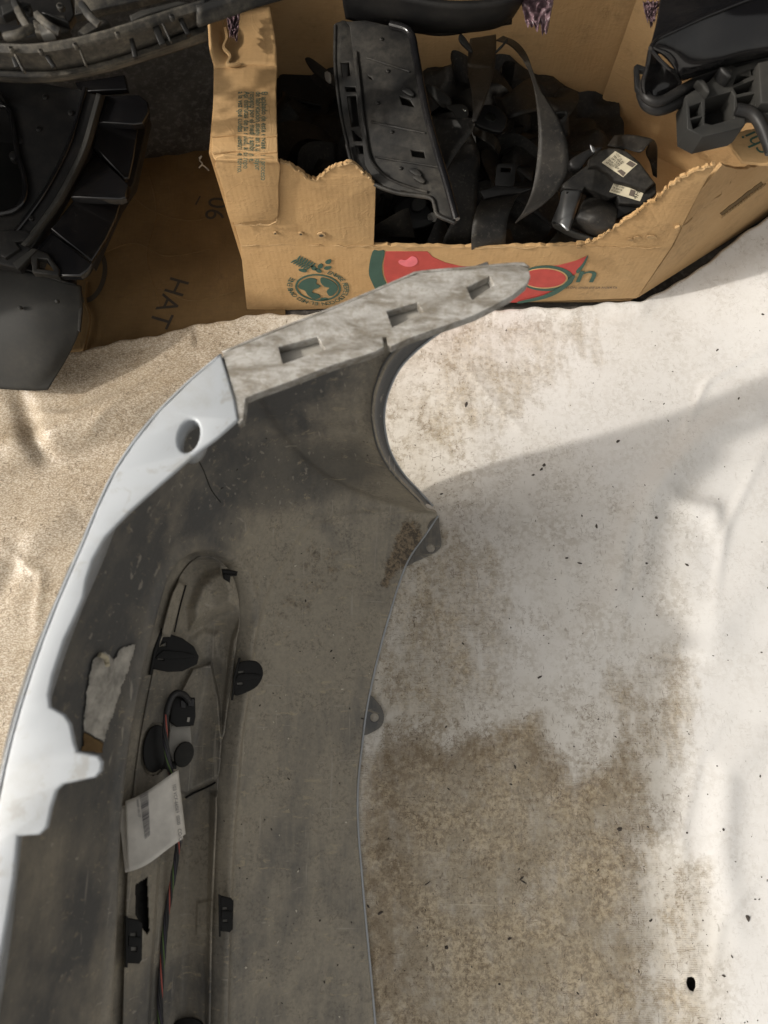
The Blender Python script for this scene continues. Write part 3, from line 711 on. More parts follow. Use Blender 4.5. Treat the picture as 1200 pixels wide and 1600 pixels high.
clip([(344, 1399), (361, 1403), (365, 1408), (364, 1452), (359, 1457), (344, 1455)], [[(348, 1418), (355, 1417), (355, 1421), (348, 1422)], [(348, 1437), (355, 1437), (355, 1441), (348, 1441)]], .022, .008, .7,
     [(341, 1397), (345, 1399), (345, 1464), (342, 1464)])
clip([(346, 890), (358, 891), (371, 894), (370, 900), (360, 901), (359, 911), (349, 905)], [], .036, .006)
# pocket under that clip
pp, pn = frame_at(353, 900, .011)
# sensor seat (dark oval opening), sensor body, cap and plug
pe, ne = frame_at(243, 1170, .018, .6)
ss = plate('parking_sensor', circ(243, 1170, 19, 38, 24, .12), M['clip'], bump, o=pe, n=ne, thick=.004, bevel=.001)
ps, ns = frame_at(285, 1160, .036, .75)
plate('sensor_body', [(266, 1132), (298, 1134), (300, 1165), (296, 1186), (270, 1190), (262, 1165)], M['sensor'], ss, o=ps - ns * .004, n=ns, thick=.014, bevel=.002)
plate('sensor_barrel', [(228, 1178), (278, 1180), (276, 1202), (250, 1202), (228, 1200)], M['clip'], ss, o=ps - ns * .008, n=ns, thick=.012, bevel=.002)
cp = plate('sensor_cap', circ(288, 1179, 14.5, 21, 24, .35), M['grey_flap'], ss, o=ps + ns * .004, n=ns, thick=.010, bevel=.0012)
pk, nk = frame_at(285, 1112, .038, .75)
pg = plate('plug', [(268, 1092), (274, 1088), (305, 1090), (306, 1120), (303, 1134), (276, 1136), (265, 1128)], M['clip'], ss, o=pk, n=nk, thick=.018, bevel=.0015)
plate('plug_latch', [(294, 1091), (304, 1092), (303, 1104), (294, 1103)], M['gloss'], ss, o=pk + nk * .003, n=nk, thick=.004, bevel=.0006)
plate('plug_latch', [(282, 1094), (290, 1094), (290, 1106), (283, 1106)], M['gloss'], ss, o=pk + nk * .003, n=nk, thick=.004, bevel=.0006)
plate('plug_mark', [(293, 1121), (297, 1121), (296, 1128), (292, 1128)], M['sensor'], ss, o=pk + nk * .0012, n=nk, thick=.002)
# wiring
WP = [(296, 1096, .040), (288, 1086, .042), (276, 1083, .044), (267, 1092, .042), (261, 1112, .040), (258, 1140, .042), (260, 1170, .046), (264, 1195, .046), (270, 1222, .038), (277, 1265, .030), (279, 1310, .026), (274, 1350, .020), (268, 1385, .016), (262, 1420, .009), (257, 1460, .008), (254, 1500, .008), (251, 1540, .008), (250, 1580, .008), (252, 1640, .008), (252, 1690, .008)]
wp = cat([tuple(lift(u, v, off)) for u, v, off in WP], 420)
hz = bpy.data.objects.new('wiring_harness', None); C.objects.link(hz); hz.parent = bump
ww = [Vector(p) for p in wp]
for k, mt in enumerate(('wire_black', 'wire_black', 'wire_red', 'wire_black', 'wire_green', 'wire_violet')):
    pts = []
    ln = 0
    for i, p in enumerate(ww):
        tg = (ww[min(i + 1, len(ww) - 1)] - ww[max(i - 1, 0)]).normalized(); s_ = tg.cross(Vector((0, 0, 1))).normalized(); b_ = s_.cross(tg)
        if i: ln += (p - ww[i - 1]).length
        a = ln * 95 + k * math.pi / 3 + .6 * math.sin(ln * 30)
        pts.append(p + (s_ * math.cos(a) + b_ * math.sin(a)) * .0019)
    tube('wire', pts, .00085 if mt in ('wire_red', 'wire_green') else .0014, M[mt], hz, sides=7)
# cloth tape round the harness near the plug
tube('harness_tape', [tuple(p) for p in wp[1:52]], .0037, M['wire_black'], hz, sides=10)
# folded paper tag hanging on the harness
pt, ntg = frame_at(245, 1290, .058, .8)
tg_ = bpy.data.objects.new('paper_tag', None); C.objects.link(tg_); tg_.parent = bump
def tagpt(u, v, lift=0):
    base = on(u, v, pt, ntg); return tuple(base + ntg * lift)
def tag_leaf(name, corners, lift, curl):
    (a, b, c, d) = [np.array(x, float) for x in corners]; n1, n2 = 24, 16; Gt = np.zeros((n2, n1, 3))
    for j in range(n2):
        for i in range(n1):
            s_, r_ = i / (n1 - 1), j / (n2 - 1)
            uv = (a * (1 - s_) + b * s_) * (1 - r_) + (d * (1 - s_) + c * s_) * r_
            uv[1] += 5 * math.sin(s_ * math.pi * 1.6) * (1 if r_ > .5 else .6)
            Gt[j, i] = tagpt(uv[0], uv[1], lift + curl * math.sin(s_ * 2.6) + .0012 * math.sin(r_ * 5 + s_ * 3) - .010 * max(0, s_ - .80) ** 1.2 * 5)
    m_ = grid_mesh(Gt); o_ = link(name, m_, M['paper'], tg_, smooth=180); m_.update()
    if sum(p.normal.dot(ntg) for p in m_.polygons) < 0: m_.flip_normals()
    solid(o_, .0004); return o_
tag_leaf('front_leaf', [(195, 1252), (279, 1206), (290, 1308), (199, 1362)], .004, .005)
tag_leaf('back_leaf', [(185, 1262), (276, 1218), (288, 1316), (196, 1364)], -.004, .002)
bars = []
r5 = random.Random(5); v_ = 1238.0
ta = Vector(tagpt(217, 1247)); 
while v_ < 1306:
    h_ = r5.choice((.9, .9, 1.5, 2.3)); f = (v_ - 1238) / 68
    l0 = (217 + 8 * f, v_ + 6); r0 = (230 + 3 * f, v_ - 1)
    g = [tagpt(l0[0], l0[1], .0103), tagpt(r0[0], r0[1], .0108), tagpt(r0[0], r0[1] + h_, .0108), tagpt(l0[0], l0[1] + h_, .0103)]
    mm = bpy.data.meshes.new('b'); mm.from_pydata(g, [], [(0, 1, 2, 3)]); bars.append(mm); v_ += h_ + r5.choice((.9, 1.2, 1.9))
link('barcode', join_meshes(bars), M['barcode'], tg_, smooth=0)
xd = Vector(tagpt(281, 1300)) - Vector(tagpt(272, 1224))
text('tag_print', '103 VCF-66069  0000   CO/QP', .0050, tagpt(268, 1226, .0082), xd, ntg, M['barcode'], tg_, .92)
text('tag_print', '66069-103-27', .0034, tagpt(212, 1250, .0100), xd, ntg, M['barcode'], tg_, .9)
# remnant of an old sticker, following the wall
def decal(name, poly, mat, off, parent, step=2.5):
    P_ = np.array(poly); us = np.arange(P_[:, 0].min() - 2, P_[:, 0].max() + 3, step); vs = np.arange(P_[:, 1].min() - 2, P_[:, 1].max() + 3, step)
    g = np.array([[(u, v) for u in us] for v in vs]); W = np.array([tuple(hit(u, v, off + .0012 * noise.noise((u * .12, v * .12, 3)))[0]) for u, v in g.reshape(-1, 2)]).reshape(len(vs), len(us), 3)
    c_ = (g[:-1, :-1] + g[1:, 1:]) / 2
    me_ = grid_mesh(W, name, sdf(c_.reshape(-1, 2), poly) < 0, flip=True)
    bm_ = bmesh.new(); bm_.from_mesh(me_); bmesh.ops.delete(bm_, geom=[v for v in bm_.verts if not v.link_faces], context='VERTS'); bm_.to_mesh(me_); bm_.free()
    o_ = link(name, me_, M[mat], parent, smooth=180); solid(o_, .0006); return o_
decal('sticker_remnant', rough([(160, 1017), (176, 1030), (186, 1012), (208, 1006), (206, 1022), (190, 1065), (172, 1120), (160, 1158), (128, 1142), (132, 1085), (142, 1030)], 1.0, 6, 5), 'tape', .0022, bump, 2)
decal('sticker_remnant', rough([(128, 1144), (159, 1160), (157, 1176), (126, 1173)], 1.2, 6, 6), 'sheet', .0018, bump, 2)
tube('torn_curl', [hit(u, v, .006 + .003 * (i % 2))[0] for i, (u, v) in enumerate(((146, 1020), (152, 1024), (157, 1030), (154, 1036)))], .0022, M['label'], bump, 14, 6)
decal('slot_black', [(203, 1376), (238, 1360), (242, 1470), (203, 1444)], 'clip', .0012, bump, 3)  # flat black sheet painting the dark inside the slot
# seams moulded into the panel
def seam(px, r=.0012, off=.0006, mat='clip', lab='seam'):
    tube(lab, [tuple(hit(u, v, off)[0]) for u, v in px], r, M[mat], bump, max(10, len(px) * 5), 6)
seam([(306, 712), (318, 735), (330, 765), (345, 785)], .00045, .0002)
seam([(285, 1246), (305, 1238), (330, 1228), (341, 1222)], .0012, .006)
seam([(281, 912), (272, 945), (263, 985)], .0009, .009)
# round opening at the very bottom of the recess
pb, nb = frame_at(294, 1612, .012, .5)
plate('round_opening', circ(294, 1612, 28, 22, 24), M['clip'], bump, o=pb, n=nb, thick=.003, bevel=.0008)

# ================================================================== the cardboard box
def zc(s, ox, oy): return lambda pts: [(ox + p[0] / s, oy + p[1] / s, *p[2:]) for p in pts]
z1, z2, z3 = zc(2.58, 0, 0), zc(2.667, 310, 0), zc(2.069, 620, 0)
z4, z5, z6, z8 = zc(5.4545, 980, 0), zc(5, 840, 190), zc(2.3077, 440, 380), zc(4.446, 640, 40)
YF = .608; FN = Vector((0, -1, 0)); FO = Vector((0, YF, 0))
box = thing('cardboard_box', 'torn brown cardboard fruit box with a red and green print, full of seat belts', 'box', (.09, YF, 0))
tornL = rough([(433, 252), (455, 259), (470, 268), (486, 281), (497, 279), (508, 268), (524, 259), (545, 254), (560, 262), (587, 288)], 1.8, 3, 2, False)
cut = rough([(584, 383), (640, 385), (720, 386), (800, 385), (860, 384), (900, 383)], 1.3, 7, 3, False)
tornR = rough([(900, 383), (929, 376), (958, 357), (987, 338), (1026, 309), (1055, 285), (1084, 267), (1118, 258)], 2.2, 3.2, 4, False)
front_px = [(386, 487), (376, 385), (337, 248)] + tornL + [(587, 290), (586, 330)] + cut + tornR + [(1118, 258), (1093, 300), (1050, 385), (995, 466)]
fw = plate('front_wall', front_px, M['card'], box, o=FO, n=FN, thick=.005, bevel=.0006)
# corner post world positions
cb = on(995, 466, FO, FN); cbx = cb.x
corner = Vector((cbx - .004, YF, 0)); far = at(1200, 338, 0)
rd = (far - corner); rd.z = 0; rd.normalize(); rn = Vector((rd.y, -rd.x, 0)); RO = corner
rp = [(997, 465)] + [(1200, 337), (1290, 280), (1290, 214)] + rough([(1240, 236), (1205, 250), (1180, 262), (1150, 264), (1122, 257)], 1.8, 6, 9, False) + [(1093, 300), (1052, 385)]
rw = plate('right_wall', rp, M['card'], box, o=RO + Vector((.0005, -.0005, 0)), n=rn, thick=.005, bevel=.0006)
# creases, cracks and exposed flutes
def strip_on(name, px, o, n, r, mat, par, off=.001, k=30):
    jag = name in ('cut_edge', 'torn_ply', 'crack')
    return tube(name, [tuple(on(u, v, o, n) + Vector(n) * (off + (rnd.uniform(-.001, .001) if jag else 0))) for u, v in px], [r * rnd.uniform(.25, 1.15) for _ in px] if jag else r, M[mat], par, None if jag else k, 5 if jag else 6)
strip_on('cut_edge', rough([(376, 384), (440, 382), (520, 384), (584, 385), (660, 386), (740, 387), (840, 385), (930, 384), (1000, 386), (1048, 387)], 1.6, 9, 12, False), FO, FN, .0013, 'card_edge', box, .0002, 160)
strip_on('torn_ply', tornR[:-1], FO, FN, .0018, 'card_edge', box, .0004, 160)
strip_on('torn_ply', tornL[:-2], FO, FN, .0020, 'card_edge', box, .0004, 120)
strip_on('crack', rough([(1150, 268), (1138, 290), (1110, 315), (1082, 338), (1058, 356)], 2, 6, 3, False), RO, rn, .0018, 'card_edge', rw, .0004, 80)
strip_on('crack', rough([(1060, 350), (1055, 358), (1050, 356)], 1, 4, 3, False), RO, rn, .004, 'card_edge', rw, .001, 12)
fl = [on(u, v, RO, rn) + rn * .0012 for u, v in ((1128, 333), (1160, 312), (1192, 288))]
plate('exposed_flutes', rough([(1125, 334), (1190, 284), (1194, 290), (1130, 339)], .6, 6, 8), M['sheet'], rw, o=RO + rn * .0016, n=rn, thick=.001)
for k in range(16):
    f = k / 15; u, v = 1127 + 65 * f, 336 - 49 * f
    p = on(u, v, RO, rn) + rn * .003
    link('flute', box_me(p, (.0012, .006, .002), rd, rn, 0), M['card_edge'], rw, smooth=0)
for k, (u, v, a, b) in enumerate([(997, 372, 6, 2), (1018, 371, 8, 3), (985, 375, 5, 2), (905, 387, 5, 2)]):
    plate('glue_scrap', rough(circ(u, v, a, b, 10), .8, 3, k), M['card_edge'], box, o=FO + FN * .003, n=FN, thick=.0012)
for k, (u, v, a, b) in enumerate([(502, 368, 7, 4), (470, 366, 4, 2.5), (430, 365, 3, 2)]):
    d = plate('puncture', rough(circ(u, v, a, b, 9), .8, 3, 30 + k), M['card_edge'], fw, o=FO + FN * .0025, n=FN, thick=.002)
    plate('puncture_hole', circ(u, v + .4, a * .5, b * .5, 8), M['black_ink'], fw, o=FO + FN * .0028, n=FN, thick=.001)
# ledge: top flange folded inwards with its end glued down over the front
ZL = .3035
plate('top_ledge', [(336, 249), (434, 251), (432, 190), (431, 140), (433, 101), (395, 97), (362, 101), (334, 104), (333, 170), (331, 240)], M['card'], box, z=ZL, thick=.004, bevel=.0008)
plate('glued_flap', smooth_loop([(337, 247), (385, 247), (434, 250), (435, 290), (435, 330), (431, 341), (420, 345), (395, 346), (362, 347), (350, 300)], 3), M['card'], box, o=FO + FN * .0045, n=FN, thick=.003, bevel=.0008)
strip_on('fold', [(336, 248), (385, 248), (434, 251)], FO, FN, .0026, 'card', box, -.001, 12)
strip_on('cut_edge', rough([(366, 347), (396, 347), (422, 346), (432, 341), (435, 330)], .6, 5, 1, False), FO, FN, .0012, 'card_edge', box, .0045, 40)
loft('raised_flap', [[(334, 106, ZL), (362, 103, ZL + .002), (395, 99, ZL + .002), (433, 103, ZL)], [(330, 70, ZL + .012), (360, 70, ZL - .006), (395, 66, ZL - .004), (431, 70, ZL)], [(328, 30, ZL + .015), (360, 20, ZL - .012), (395, 14, ZL - .01), (421, 10, ZL)]], M['card'], box, 24, 6, .004)
tube('torn_ply', [at(u, v, ZL + .003) for u, v in ((352, 45), (355, 60), (350, 75), (360, 88), (356, 100), (366, 102), (376, 100))], .0024, M['card_edge'], box, 30, 6)
tube('fold', [at(u, v, ZL + .0005) for u, v in ((332, 214), (370, 211), (405, 214), (433, 212))], .0014, M['card'], box, 16, 6)
tube('fold', [at(u, v, ZL + .0005) for u, v in ((334, 240), (370, 236), (405, 239), (433, 237))], .0016, M['card'], box, 16, 6)
# other walls and bottom
BL, BR, RC = Vector((-.205, .965, 0)), Vector((.352, .955, 0)), corner + rd * .30
def wall(name, a, b, h, nrm):
    mid = (a + b) / 2 + Vector((0, 0, h / 2)); L = (b - a).length
    me_ = box_me(mid, (L, h, .005), (b - a), nrm, .0008); return link(name, me_, M['card'], box)
lx = on(337, 248, FO, FN).x
wall('left_wall', Vector((lx + .004, YF + .006, 0)), BL + Vector((0, -.003, 0)), .301, Vector((-1, 0, 0)))
wall('back_wall', BL, BR, .315, Vector((0, -1, 0)))
bn = (RC - BR).cross(Vector((0, 0, 1))).normalized()
wall('back_right_wall', BR + Vector((-.004, -.0035, 0)), RC, .30, bn)
bp = [(lx + .01, YF + .008), (corner.x, YF + .008), (RC.x - .01, RC.y), (BR.x, BR.y - .006), (BL.x + .008, BL.y - .006)]
fm = flat_mesh([bp], .004); fm.transform(Matrix.Translation((0, 0, .003))); link('bottom', fm, M['card'], box)
plate('paper_label', rough([(1053, 170), (1072, 174), (1073, 193), (1050, 193)], .8, 5, 2), M['paper'], box, o=BR + bn * .0045, n=bn if bn.dot(EYE - BR) > 0 else -bn, thick=.0008)
# prints on the front
def pr(px, mat, off, holes=()):
    return plate('print', px, M[mat], fw, o=FO + FN * off, n=FN, thick=.0004, holes=holes, smooth=0)
pr(z6(smooth_loop([(328, 30), (350, 28), (372, 29), (362, 80), (366, 120), (380, 150), (392, 180), (350, 180), (325, 140), (314, 100)], 3)), 'green', .0006)
pr(z6([(375, 30), (525, 30), (545, 50), (590, 70), (640, 82), (700, 88), (700, 205), (400, 205), (384, 150), (370, 115), (367, 80)]), 'red', .0006)
pr(z6(smooth_loop([(455, 58), (470, 48), (487, 54), (489, 72), (470, 84), (447, 84), (428, 76), (421, 67), (430, 60), (445, 62)], 3)), 'pink', .0011)
pr(z6([(800, 95), (900, 92), (1000, 80), (1060, 64), (1102, 46), (1088, 80), (1052, 118), (1000, 160), (930, 195), (850, 214), (790, 214)]), 'red', .0006)
pr(z6(circ(955, 127, 98, 46, 36)), 'green', .0011)
pr(z6(circ(948, 127, 84, 37, 36)), 'tan', .0015)
pr(z6(circ(946, 127, 79, 33, 36)), 'red', .0019)
pr(z6(smooth_loop([(1050, 118), (1054, 130), (1010, 172), (950, 200), (860, 217), (856, 211), (940, 190), (1000, 162)], 3)), 'green', .0025)
pr(z6(smooth_loop([(1062, 100), (1084, 76), (1102, 46), (1104, 52), (1092, 80), (1070, 108)], 3)), 'green', .0011)
def fpt(u, v, off): return on(u, v, FO + FN * off, FN)
text('print', 'n', .058, fpt(*z6([(1050, 141)])[0], .0012), (1, 0, 0), FN, M['green'], fw, 1.15)
text('print', 'EL MELÓN, DIOS DE LA HUERTA', .0068, fpt(*z6([(992, 164)])[0], .0012), (1, 0, 0), FN, M['ink'], fw, .9)
# globe emblem
gc = fpt(497, 450, .0008); gr = .0335
def local_plate(loops, mat, off):
    me_ = flat_mesh(loops, .0004); me_.transform(Matrix.Translation(gc + FN * off) @ Matrix(((1, 0, 0), (0, 0, 1), (0, -1, 0))).transposed().to_4x4()); return link('emblem', me_, M[mat], fw, smooth=0)
local_plate([circ(0, 0, gr, gr, 40), circ(0, 0, gr * .91, gr * .91, 40)[::-1]], 'green', 0)
sc_ = lambda pts: [(x * gr, y * gr) for x, y in pts]
local_plate([sc_(smooth_loop([(-.85, .15), (-.65, .5), (-.3, .72), (.0, .62), (-.05, .3), (.12, .18), (.0, -.02), (-.2, -.1), (-.28, -.35), (-.05, -.45), (.05, -.7), (-.25, -.85), (-.5, -.55), (-.6, -.2), (-.8, -.05)], 3))], 'green', 0)
local_plate([sc_(smooth_loop([(.2, .75), (.5, .65), (.8, .3), (.86, -.1), (.65, -.5), (.45, -.6), (.35, -.25), (.5, .0), (.3, .1), (.15, .4)], 3))], 'green', 0)
local_plate([sc_(smooth_loop([(.02, -.8), (.3, -.75), (.35, -.88), (.1, -.95)], 3))], 'green', 0)
ms = []
for s_, a0, a1 in (('ENVASE RESPETUOSO', 62, -48), ('CON EL', -62, -108), ('MEDIOAMBIENTE', -120, -212)):
    for i, ch in enumerate(s_):
        if ch == ' ': continue
        a = R(a0 + (a1 - a0) * i / (len(s_) - 1)); m_ = text_me(ch, .0115); rr = gr * 1.12
        Mx = Matrix.Translation(gc) @ Matrix(((1, 0, 0), (0, 0, 1), (0, -1, 0))).transposed().to_4x4() @ Matrix.Rotation(a - math.pi / 2, 4, 'Z') @ Matrix.Translation((-.003, rr, 0))
        m_.transform(Mx); ms.append(m_)
link('emblem', join_meshes(ms), M['green'], fw, smooth=0)
def leaf(cx, cy, L, wd, a):
    pts = [(-L / 2, 0), (-L / 4, wd / 2), (L / 4, wd / 2 * .8), (L / 2, 0), (L / 4, -wd / 2 * .8), (-L / 4, -wd / 2)]
    return [(cx + x * math.cos(a) - y * math.sin(a), cy + x * math.sin(a) + y * math.cos(a)) for x, y in smooth_loop(pts, 3)]
for k in range(7):
    f = k / 6; cx, cy = -.024 + .018 * f, .066 - .016 * f
    local_plate([leaf(cx - .004, cy - .003, .012, .0026, -2.5 + .2 * f)], 'green', 0); local_plate([leaf(cx + .004, cy + .004, .012, .0026, 1.1 - .2 * f)], 'green', 0)
for cx, cy, a in ((.008, .052, 1.2), (.018, .048, .5), (.004, .042, 2.2), (-.018, .042, 2.8), (.02, .062, 1.0), (-.002, .048, 1.8)): local_plate([leaf(cx, cy, .012, .007, a)], 'green', 0)
# small printed paragraph on the ledge (reads downwards)
for i, ln in enumerate(('El acabado de este envase y su proceso', 'de fabricación atienden a un mayor', 'respeto por el medio ambiente.', 'Así disfrutas de tu salud, al tiempo', 'a la vez que cuidas nuestro entorno.')):
    u = 409 - i * 9.2
    text('print', ln, .0098, at(u, 143, ZL + .0006), at(u - 1, 240, ZL) - at(u, 143, ZL), (0, 0, 1), M['green'], box, .80)

# ================================================================== things in the box
def strip(name, pairs, z_, mat, parent=None, nu=40, thick=.0013, zf=z8):
    """ribbon through pairs of picture points at real heights"""
    a = [(*zf([p[0]])[0], h if not isinstance(h, tuple) else h[0]) for p, h in zip(pairs, z_)]
    b = [(*zf([p[1]])[0], h if not isinstance(h, tuple) else h[1]) for p, h in zip(pairs, z_)]
    return loft(name, [a, b], mat, parent, nu, 6, thick)
bA = thing('seat_belt', 'black seat belt webbing twisted upright beside the long trim panel', 'seat belt', at(735, 200, .1))
strip('webbing', [((420, 90), (600, 60)), ((405, 200), (602, 160)), ((405, 320), (588, 300)), ((428, 440), (545, 460)), ((440, 560), (500, 580)), ((436, 665), (462, 660))], [.20, .225, .24, .255, .262, .265], M['web'], bA)
strip('webbing', [((440, 640), (448, 690)), ((300, 640), (428, 745)), ((125, 640), (335, 870)), ((160, 800), (260, 985)), ((215, 1000), (225, 1035))], [.262, .25, .235, .225, .22], M['web'], bA)
bB = thing('seat_belt', 'wide black seat belt webbing arching in a tall loop in the middle of the box', 'seat belt', at(870, 230, .1))
strip('webbing', [((600, 100), (650, 70)), ((690, 130), (740, 110)), ((770, 210), (810, 190)), ((835, 330), (860, 320)), ((868, 450), (905, 440)), ((886, 580), (985, 560)), ((895, 720), (1065, 700)), ((892, 860), (1102, 860)), ((878, 1000), (1095, 1010)), ((850, 1150), (1030, 1140)), ((800, 1280), (920, 1250)), ((735, 1375), (800, 1330))],
      [.21, .235, .255, .27, .275, .275, .27, .262, .25, .235, .215, .195], M['web'], bB, 70)
bC = thing('seat_belt', 'black seat belt webbing with a slotted tongue folded over behind the low front edge', 'seat belt', at(770, 350, .05))
strip('webbing', [((500, 1210), (800, 1135)), ((470, 1260), (745, 1185)), ((448, 1330), (708, 1265)), ((434, 1420), (680, 1350)), ((430, 1500), (670, 1450)), ((430, 1600), (668, 1600))], [.165, .175, .178, .172, .16, .12], M['web'], bC)
tn = Vector((0, -.45, .9)); to = at(*z8([(670, 1050)])[0], .185)
tongue = plate('tongue', z8(smooth_loop([(602, 985), (612, 962), (640, 955), (700, 956), (735, 960), (744, 975), (735, 1040), (722, 1112), (660, 1116), (597, 1110), (598, 1040)], 2)), M['clip'], bC, o=to, n=tn, thick=.004, holes=[z8([(637, 987), (705, 988), (701, 1018), (634, 1015)])[::-1]], bevel=.001)
plate('tongue_head', z8([(485, 1142), (560, 1122), (598, 1104), (725, 1106), (750, 1122), (845, 1120), (840, 1140), (770, 1165), (640, 1180), (520, 1205)]), M['clip'], bC, o=to - tn * .002, n=tn, thick=.010, bevel=.002)
bD = thing('seat_belt', 'dark seat belt webbing hanging in shade just right of the trim panel tip', 'seat belt', at(725, 330, .03))
strip('webbing', [((340, 870), (430, 745)), ((235, 1020), (488, 900)), ((245, 1150), (478, 1060)), ((290, 1330), (462, 1260)), ((240, 1480), (440, 1440)), ((200, 1600), (440, 1600))], [.17, .165, .15, .135, .12, .08], M['web'], bD)
bE = thing('seat_belt', 'short fold of black seat belt webbing under the tall loop', 'seat belt', at(810, 200, .05))
strip('webbing', [((580, 490), (640, 640)), ((640, 495), (700, 640)), ((720, 440), (790, 610)), ((800, 380), (890, 590)), ((870, 350), (960, 560))], [.17, .19, .195, .185, .17], M['web'], bE)
strip('webbing', [((430, 690), (440, 760)), ((520, 700), (520, 800)), ((600, 770), (590, 850)), ((636, 850), (620, 900))], [.16, .17, .17, .15], M['web'], bE)
strip('webbing', [((640, 760), (640, 960)), ((760, 740), (740, 1000)), ((890, 760), (850, 1080))], [.12, .13, .12], M['web'], bE)
bF = thing('seat_belt', 'slack black seat belt webbing lying low at the bottom of the box', 'seat belt', at(640, 350, .01))
loft('webbing', [[(590, 392, .05), (650, 330, .06), (720, 300, .08), (800, 310, .07), (880, 370, .05)], [(560, 340, .05), (640, 290, .07), (720, 260, .09), (820, 270, .08), (900, 330, .05)]], M['web'], bF, 40, 6, .0013)
loft('webbing', [[(440, 215, .06), (500, 180, .10), (560, 200, .09), (600, 260, .05)], [(440, 250, .06), (505, 235, .09), (550, 250, .08), (590, 300, .05)]], M['web'], bF, 40, 6, .0013)
heap = []
rh = random.Random(11)
nb_ = 46; hg = np.zeros((nb_, nb_, 3))
for j in range(nb_):
    for i in range(nb_):
        x = lx + .012 + (.36 - lx) * i / (nb_ - 1); y = YF + .012 + (.335) * j / (nb_ - 1)
        hg[j, i] = (x, y, max(.012, .050 + .045 * noise.fractal((x * 9, y * 9, 4), 1, 2, 4) + .05 * j / nb_ - .03 * (i / nb_) ** 3))
heap.append(grid_mesh(hg))
for k in range(34):                                            # coils of webbing thrown over one another
    cx, cy = rh.uniform(lx + .07, .24), rh.uniform(YF + .06, YF + .29); a0 = rh.uniform(0, 6.28); L_ = rh.uniform(.05, .10)
    pts = []; zz = rh.uniform(.07, .13); tw = rh.uniform(-1.5, 1.5)
    ra, rb = [], []
    for q_ in range(26):
        f = q_ / 25; a = a0 + f * rh.choice((2.6,)) ; rr = L_ * (1 - .3 * f)
        p = Vector((cx + rr * math.cos(a), cy + rr * .8 * math.sin(a), zz + .03 * math.sin(f * 5 + k)))
        p.x = min(max(p.x, lx + .03), .31); p.y = min(max(p.y, YF + .03), YF + .31)
        wv = Vector((math.cos(a) * math.cos(tw + f * 2), math.sin(a) * math.cos(tw + f * 2), math.sin(tw + f * 2))) * .023
        ra.append(tuple(p - wv)); rb.append(tuple(p + wv))
    heap.append(grid_mesh(np.array([ra, [tuple((np.array(u_) + np.array(v_)) / 2) for u_, v_ in zip(ra, rb)], rb])))
ho = link('dark_filler', join_meshes(heap), M['web'], smooth=60); ho['kind'] = 'stuff'  # dark fill added to make the bright box interior darker and fuller
tag(ho, 'added dark webbing fill that blackens the bottom of the box', 'belts')
# buckles and metal bits
bk = thing('belt_buckle', 'grey oval seat belt buckle lying right of the trim panel', 'buckle', at(682, 145, .2))
bo, bn_ = at(*z8([(195, 470)])[0], .225), Vector((-.25, -.3, .9))
plate('shell', z8(smooth_loop([(104, 415), (120, 396), (150, 404), (205, 432), (262, 472), (286, 510), (270, 540), (225, 540), (170, 508), (120, 455)], 3)), M['grey_flap'], bk, o=bo, n=bn_, thick=.014, bevel=.003)
plate('anchor', z8(smooth_loop([(250, 560), (300, 545), (370, 545), (405, 575), (402, 625), (360, 650), (310, 632), (300, 600)], 2)), M['grey_flap'], bk, o=bo - bn_ * .006, n=bn_, thick=.006, bevel=.0015)
plate('rivet', z8(circ(378, 583, 16, 9, 12, .5)), M['mirror'], bk, o=bo - bn_ * .004, n=bn_, thick=.003, bevel=.0008)
an = thing('glint_plate', 'dark plate with an added bright chip for a sun glint in the middle of the box', 'metal plate', at(765, 182, .15))
plate('plate', z8(smooth_loop([(460, 600), (520, 545), (610, 560), (680, 640), (640, 740), (540, 720), (450, 680)], 2)), M['clip'], an, o=at(765, 182, .20), n=(-.1, -.3, .95), thick=.008, bevel=.002)
plate('insert', z8([(510, 640), (545, 602), (588, 612), (602, 648), (580, 668), (545, 655)]), M['mirror'], an, o=at(765, 182, .2015), n=(-.4, -.3, .9), thick=.002)  # bright mirror chip standing in for a sunlit spot
h2 = thing('belt_guide', 'thin grey plastic guide loop poking up at the back of the box', 'belt guide', at(725, 65, .15))
plate('loop', z8(smooth_loop([(340, 75), (352, 55), (372, 62), (405, 105), (440, 165), (428, 182), (395, 150), (358, 115)], 3)), M['grey_flap'], h2, o=at(725, 65, .23), n=(0, -.3, .95), thick=.006, bevel=.0015)
plate('stem', z8(smooth_loop([(598, 172), (640, 130), (676, 88), (684, 96), (650, 140), (606, 182)], 2)), M['grey_flap'], h2, o=at(725, 65, .24), n=(0, -.3, .95), thick=.004, bevel=.001)
h3 = thing('steel_bracket', 'small grey folded bracket between the tall belt loop and the retractor', 'bracket', at(875, 180, .1))
loft('bracket', [z8([(985, 600, .16), (1085, 590, .17), (1096, 620, .17), (1030, 680, .165)]), z8([(990, 640, .14), (1080, 640, .15), (1110, 760, .14), (1040, 760, .14)])], M['grey_flap'], h3, 20, 4, .003)
h4 = thing('belt_buckle', 'black seat belt buckle with a pale end lying below the trim panel', 'buckle', at(660, 330, .05))
plate('shell', z2(smooth_loop([(820, 860), (860, 820), (930, 812), (955, 850), (985, 895), (990, 925), (940, 950), (860, 960), (815, 920)], 3)), M['clip'], h4, o=at(650, 330, .11), n=(.1, -.4, .9), thick=.02, bevel=.004)
plate('button', z2(smooth_loop([(890, 840), (915, 820), (945, 825), (948, 860), (920, 880), (892, 872)], 2)), M['grey_flap'], h4, o=at(650, 330, .116), n=(.1, -.4, .9), thick=.006, bevel=.001)
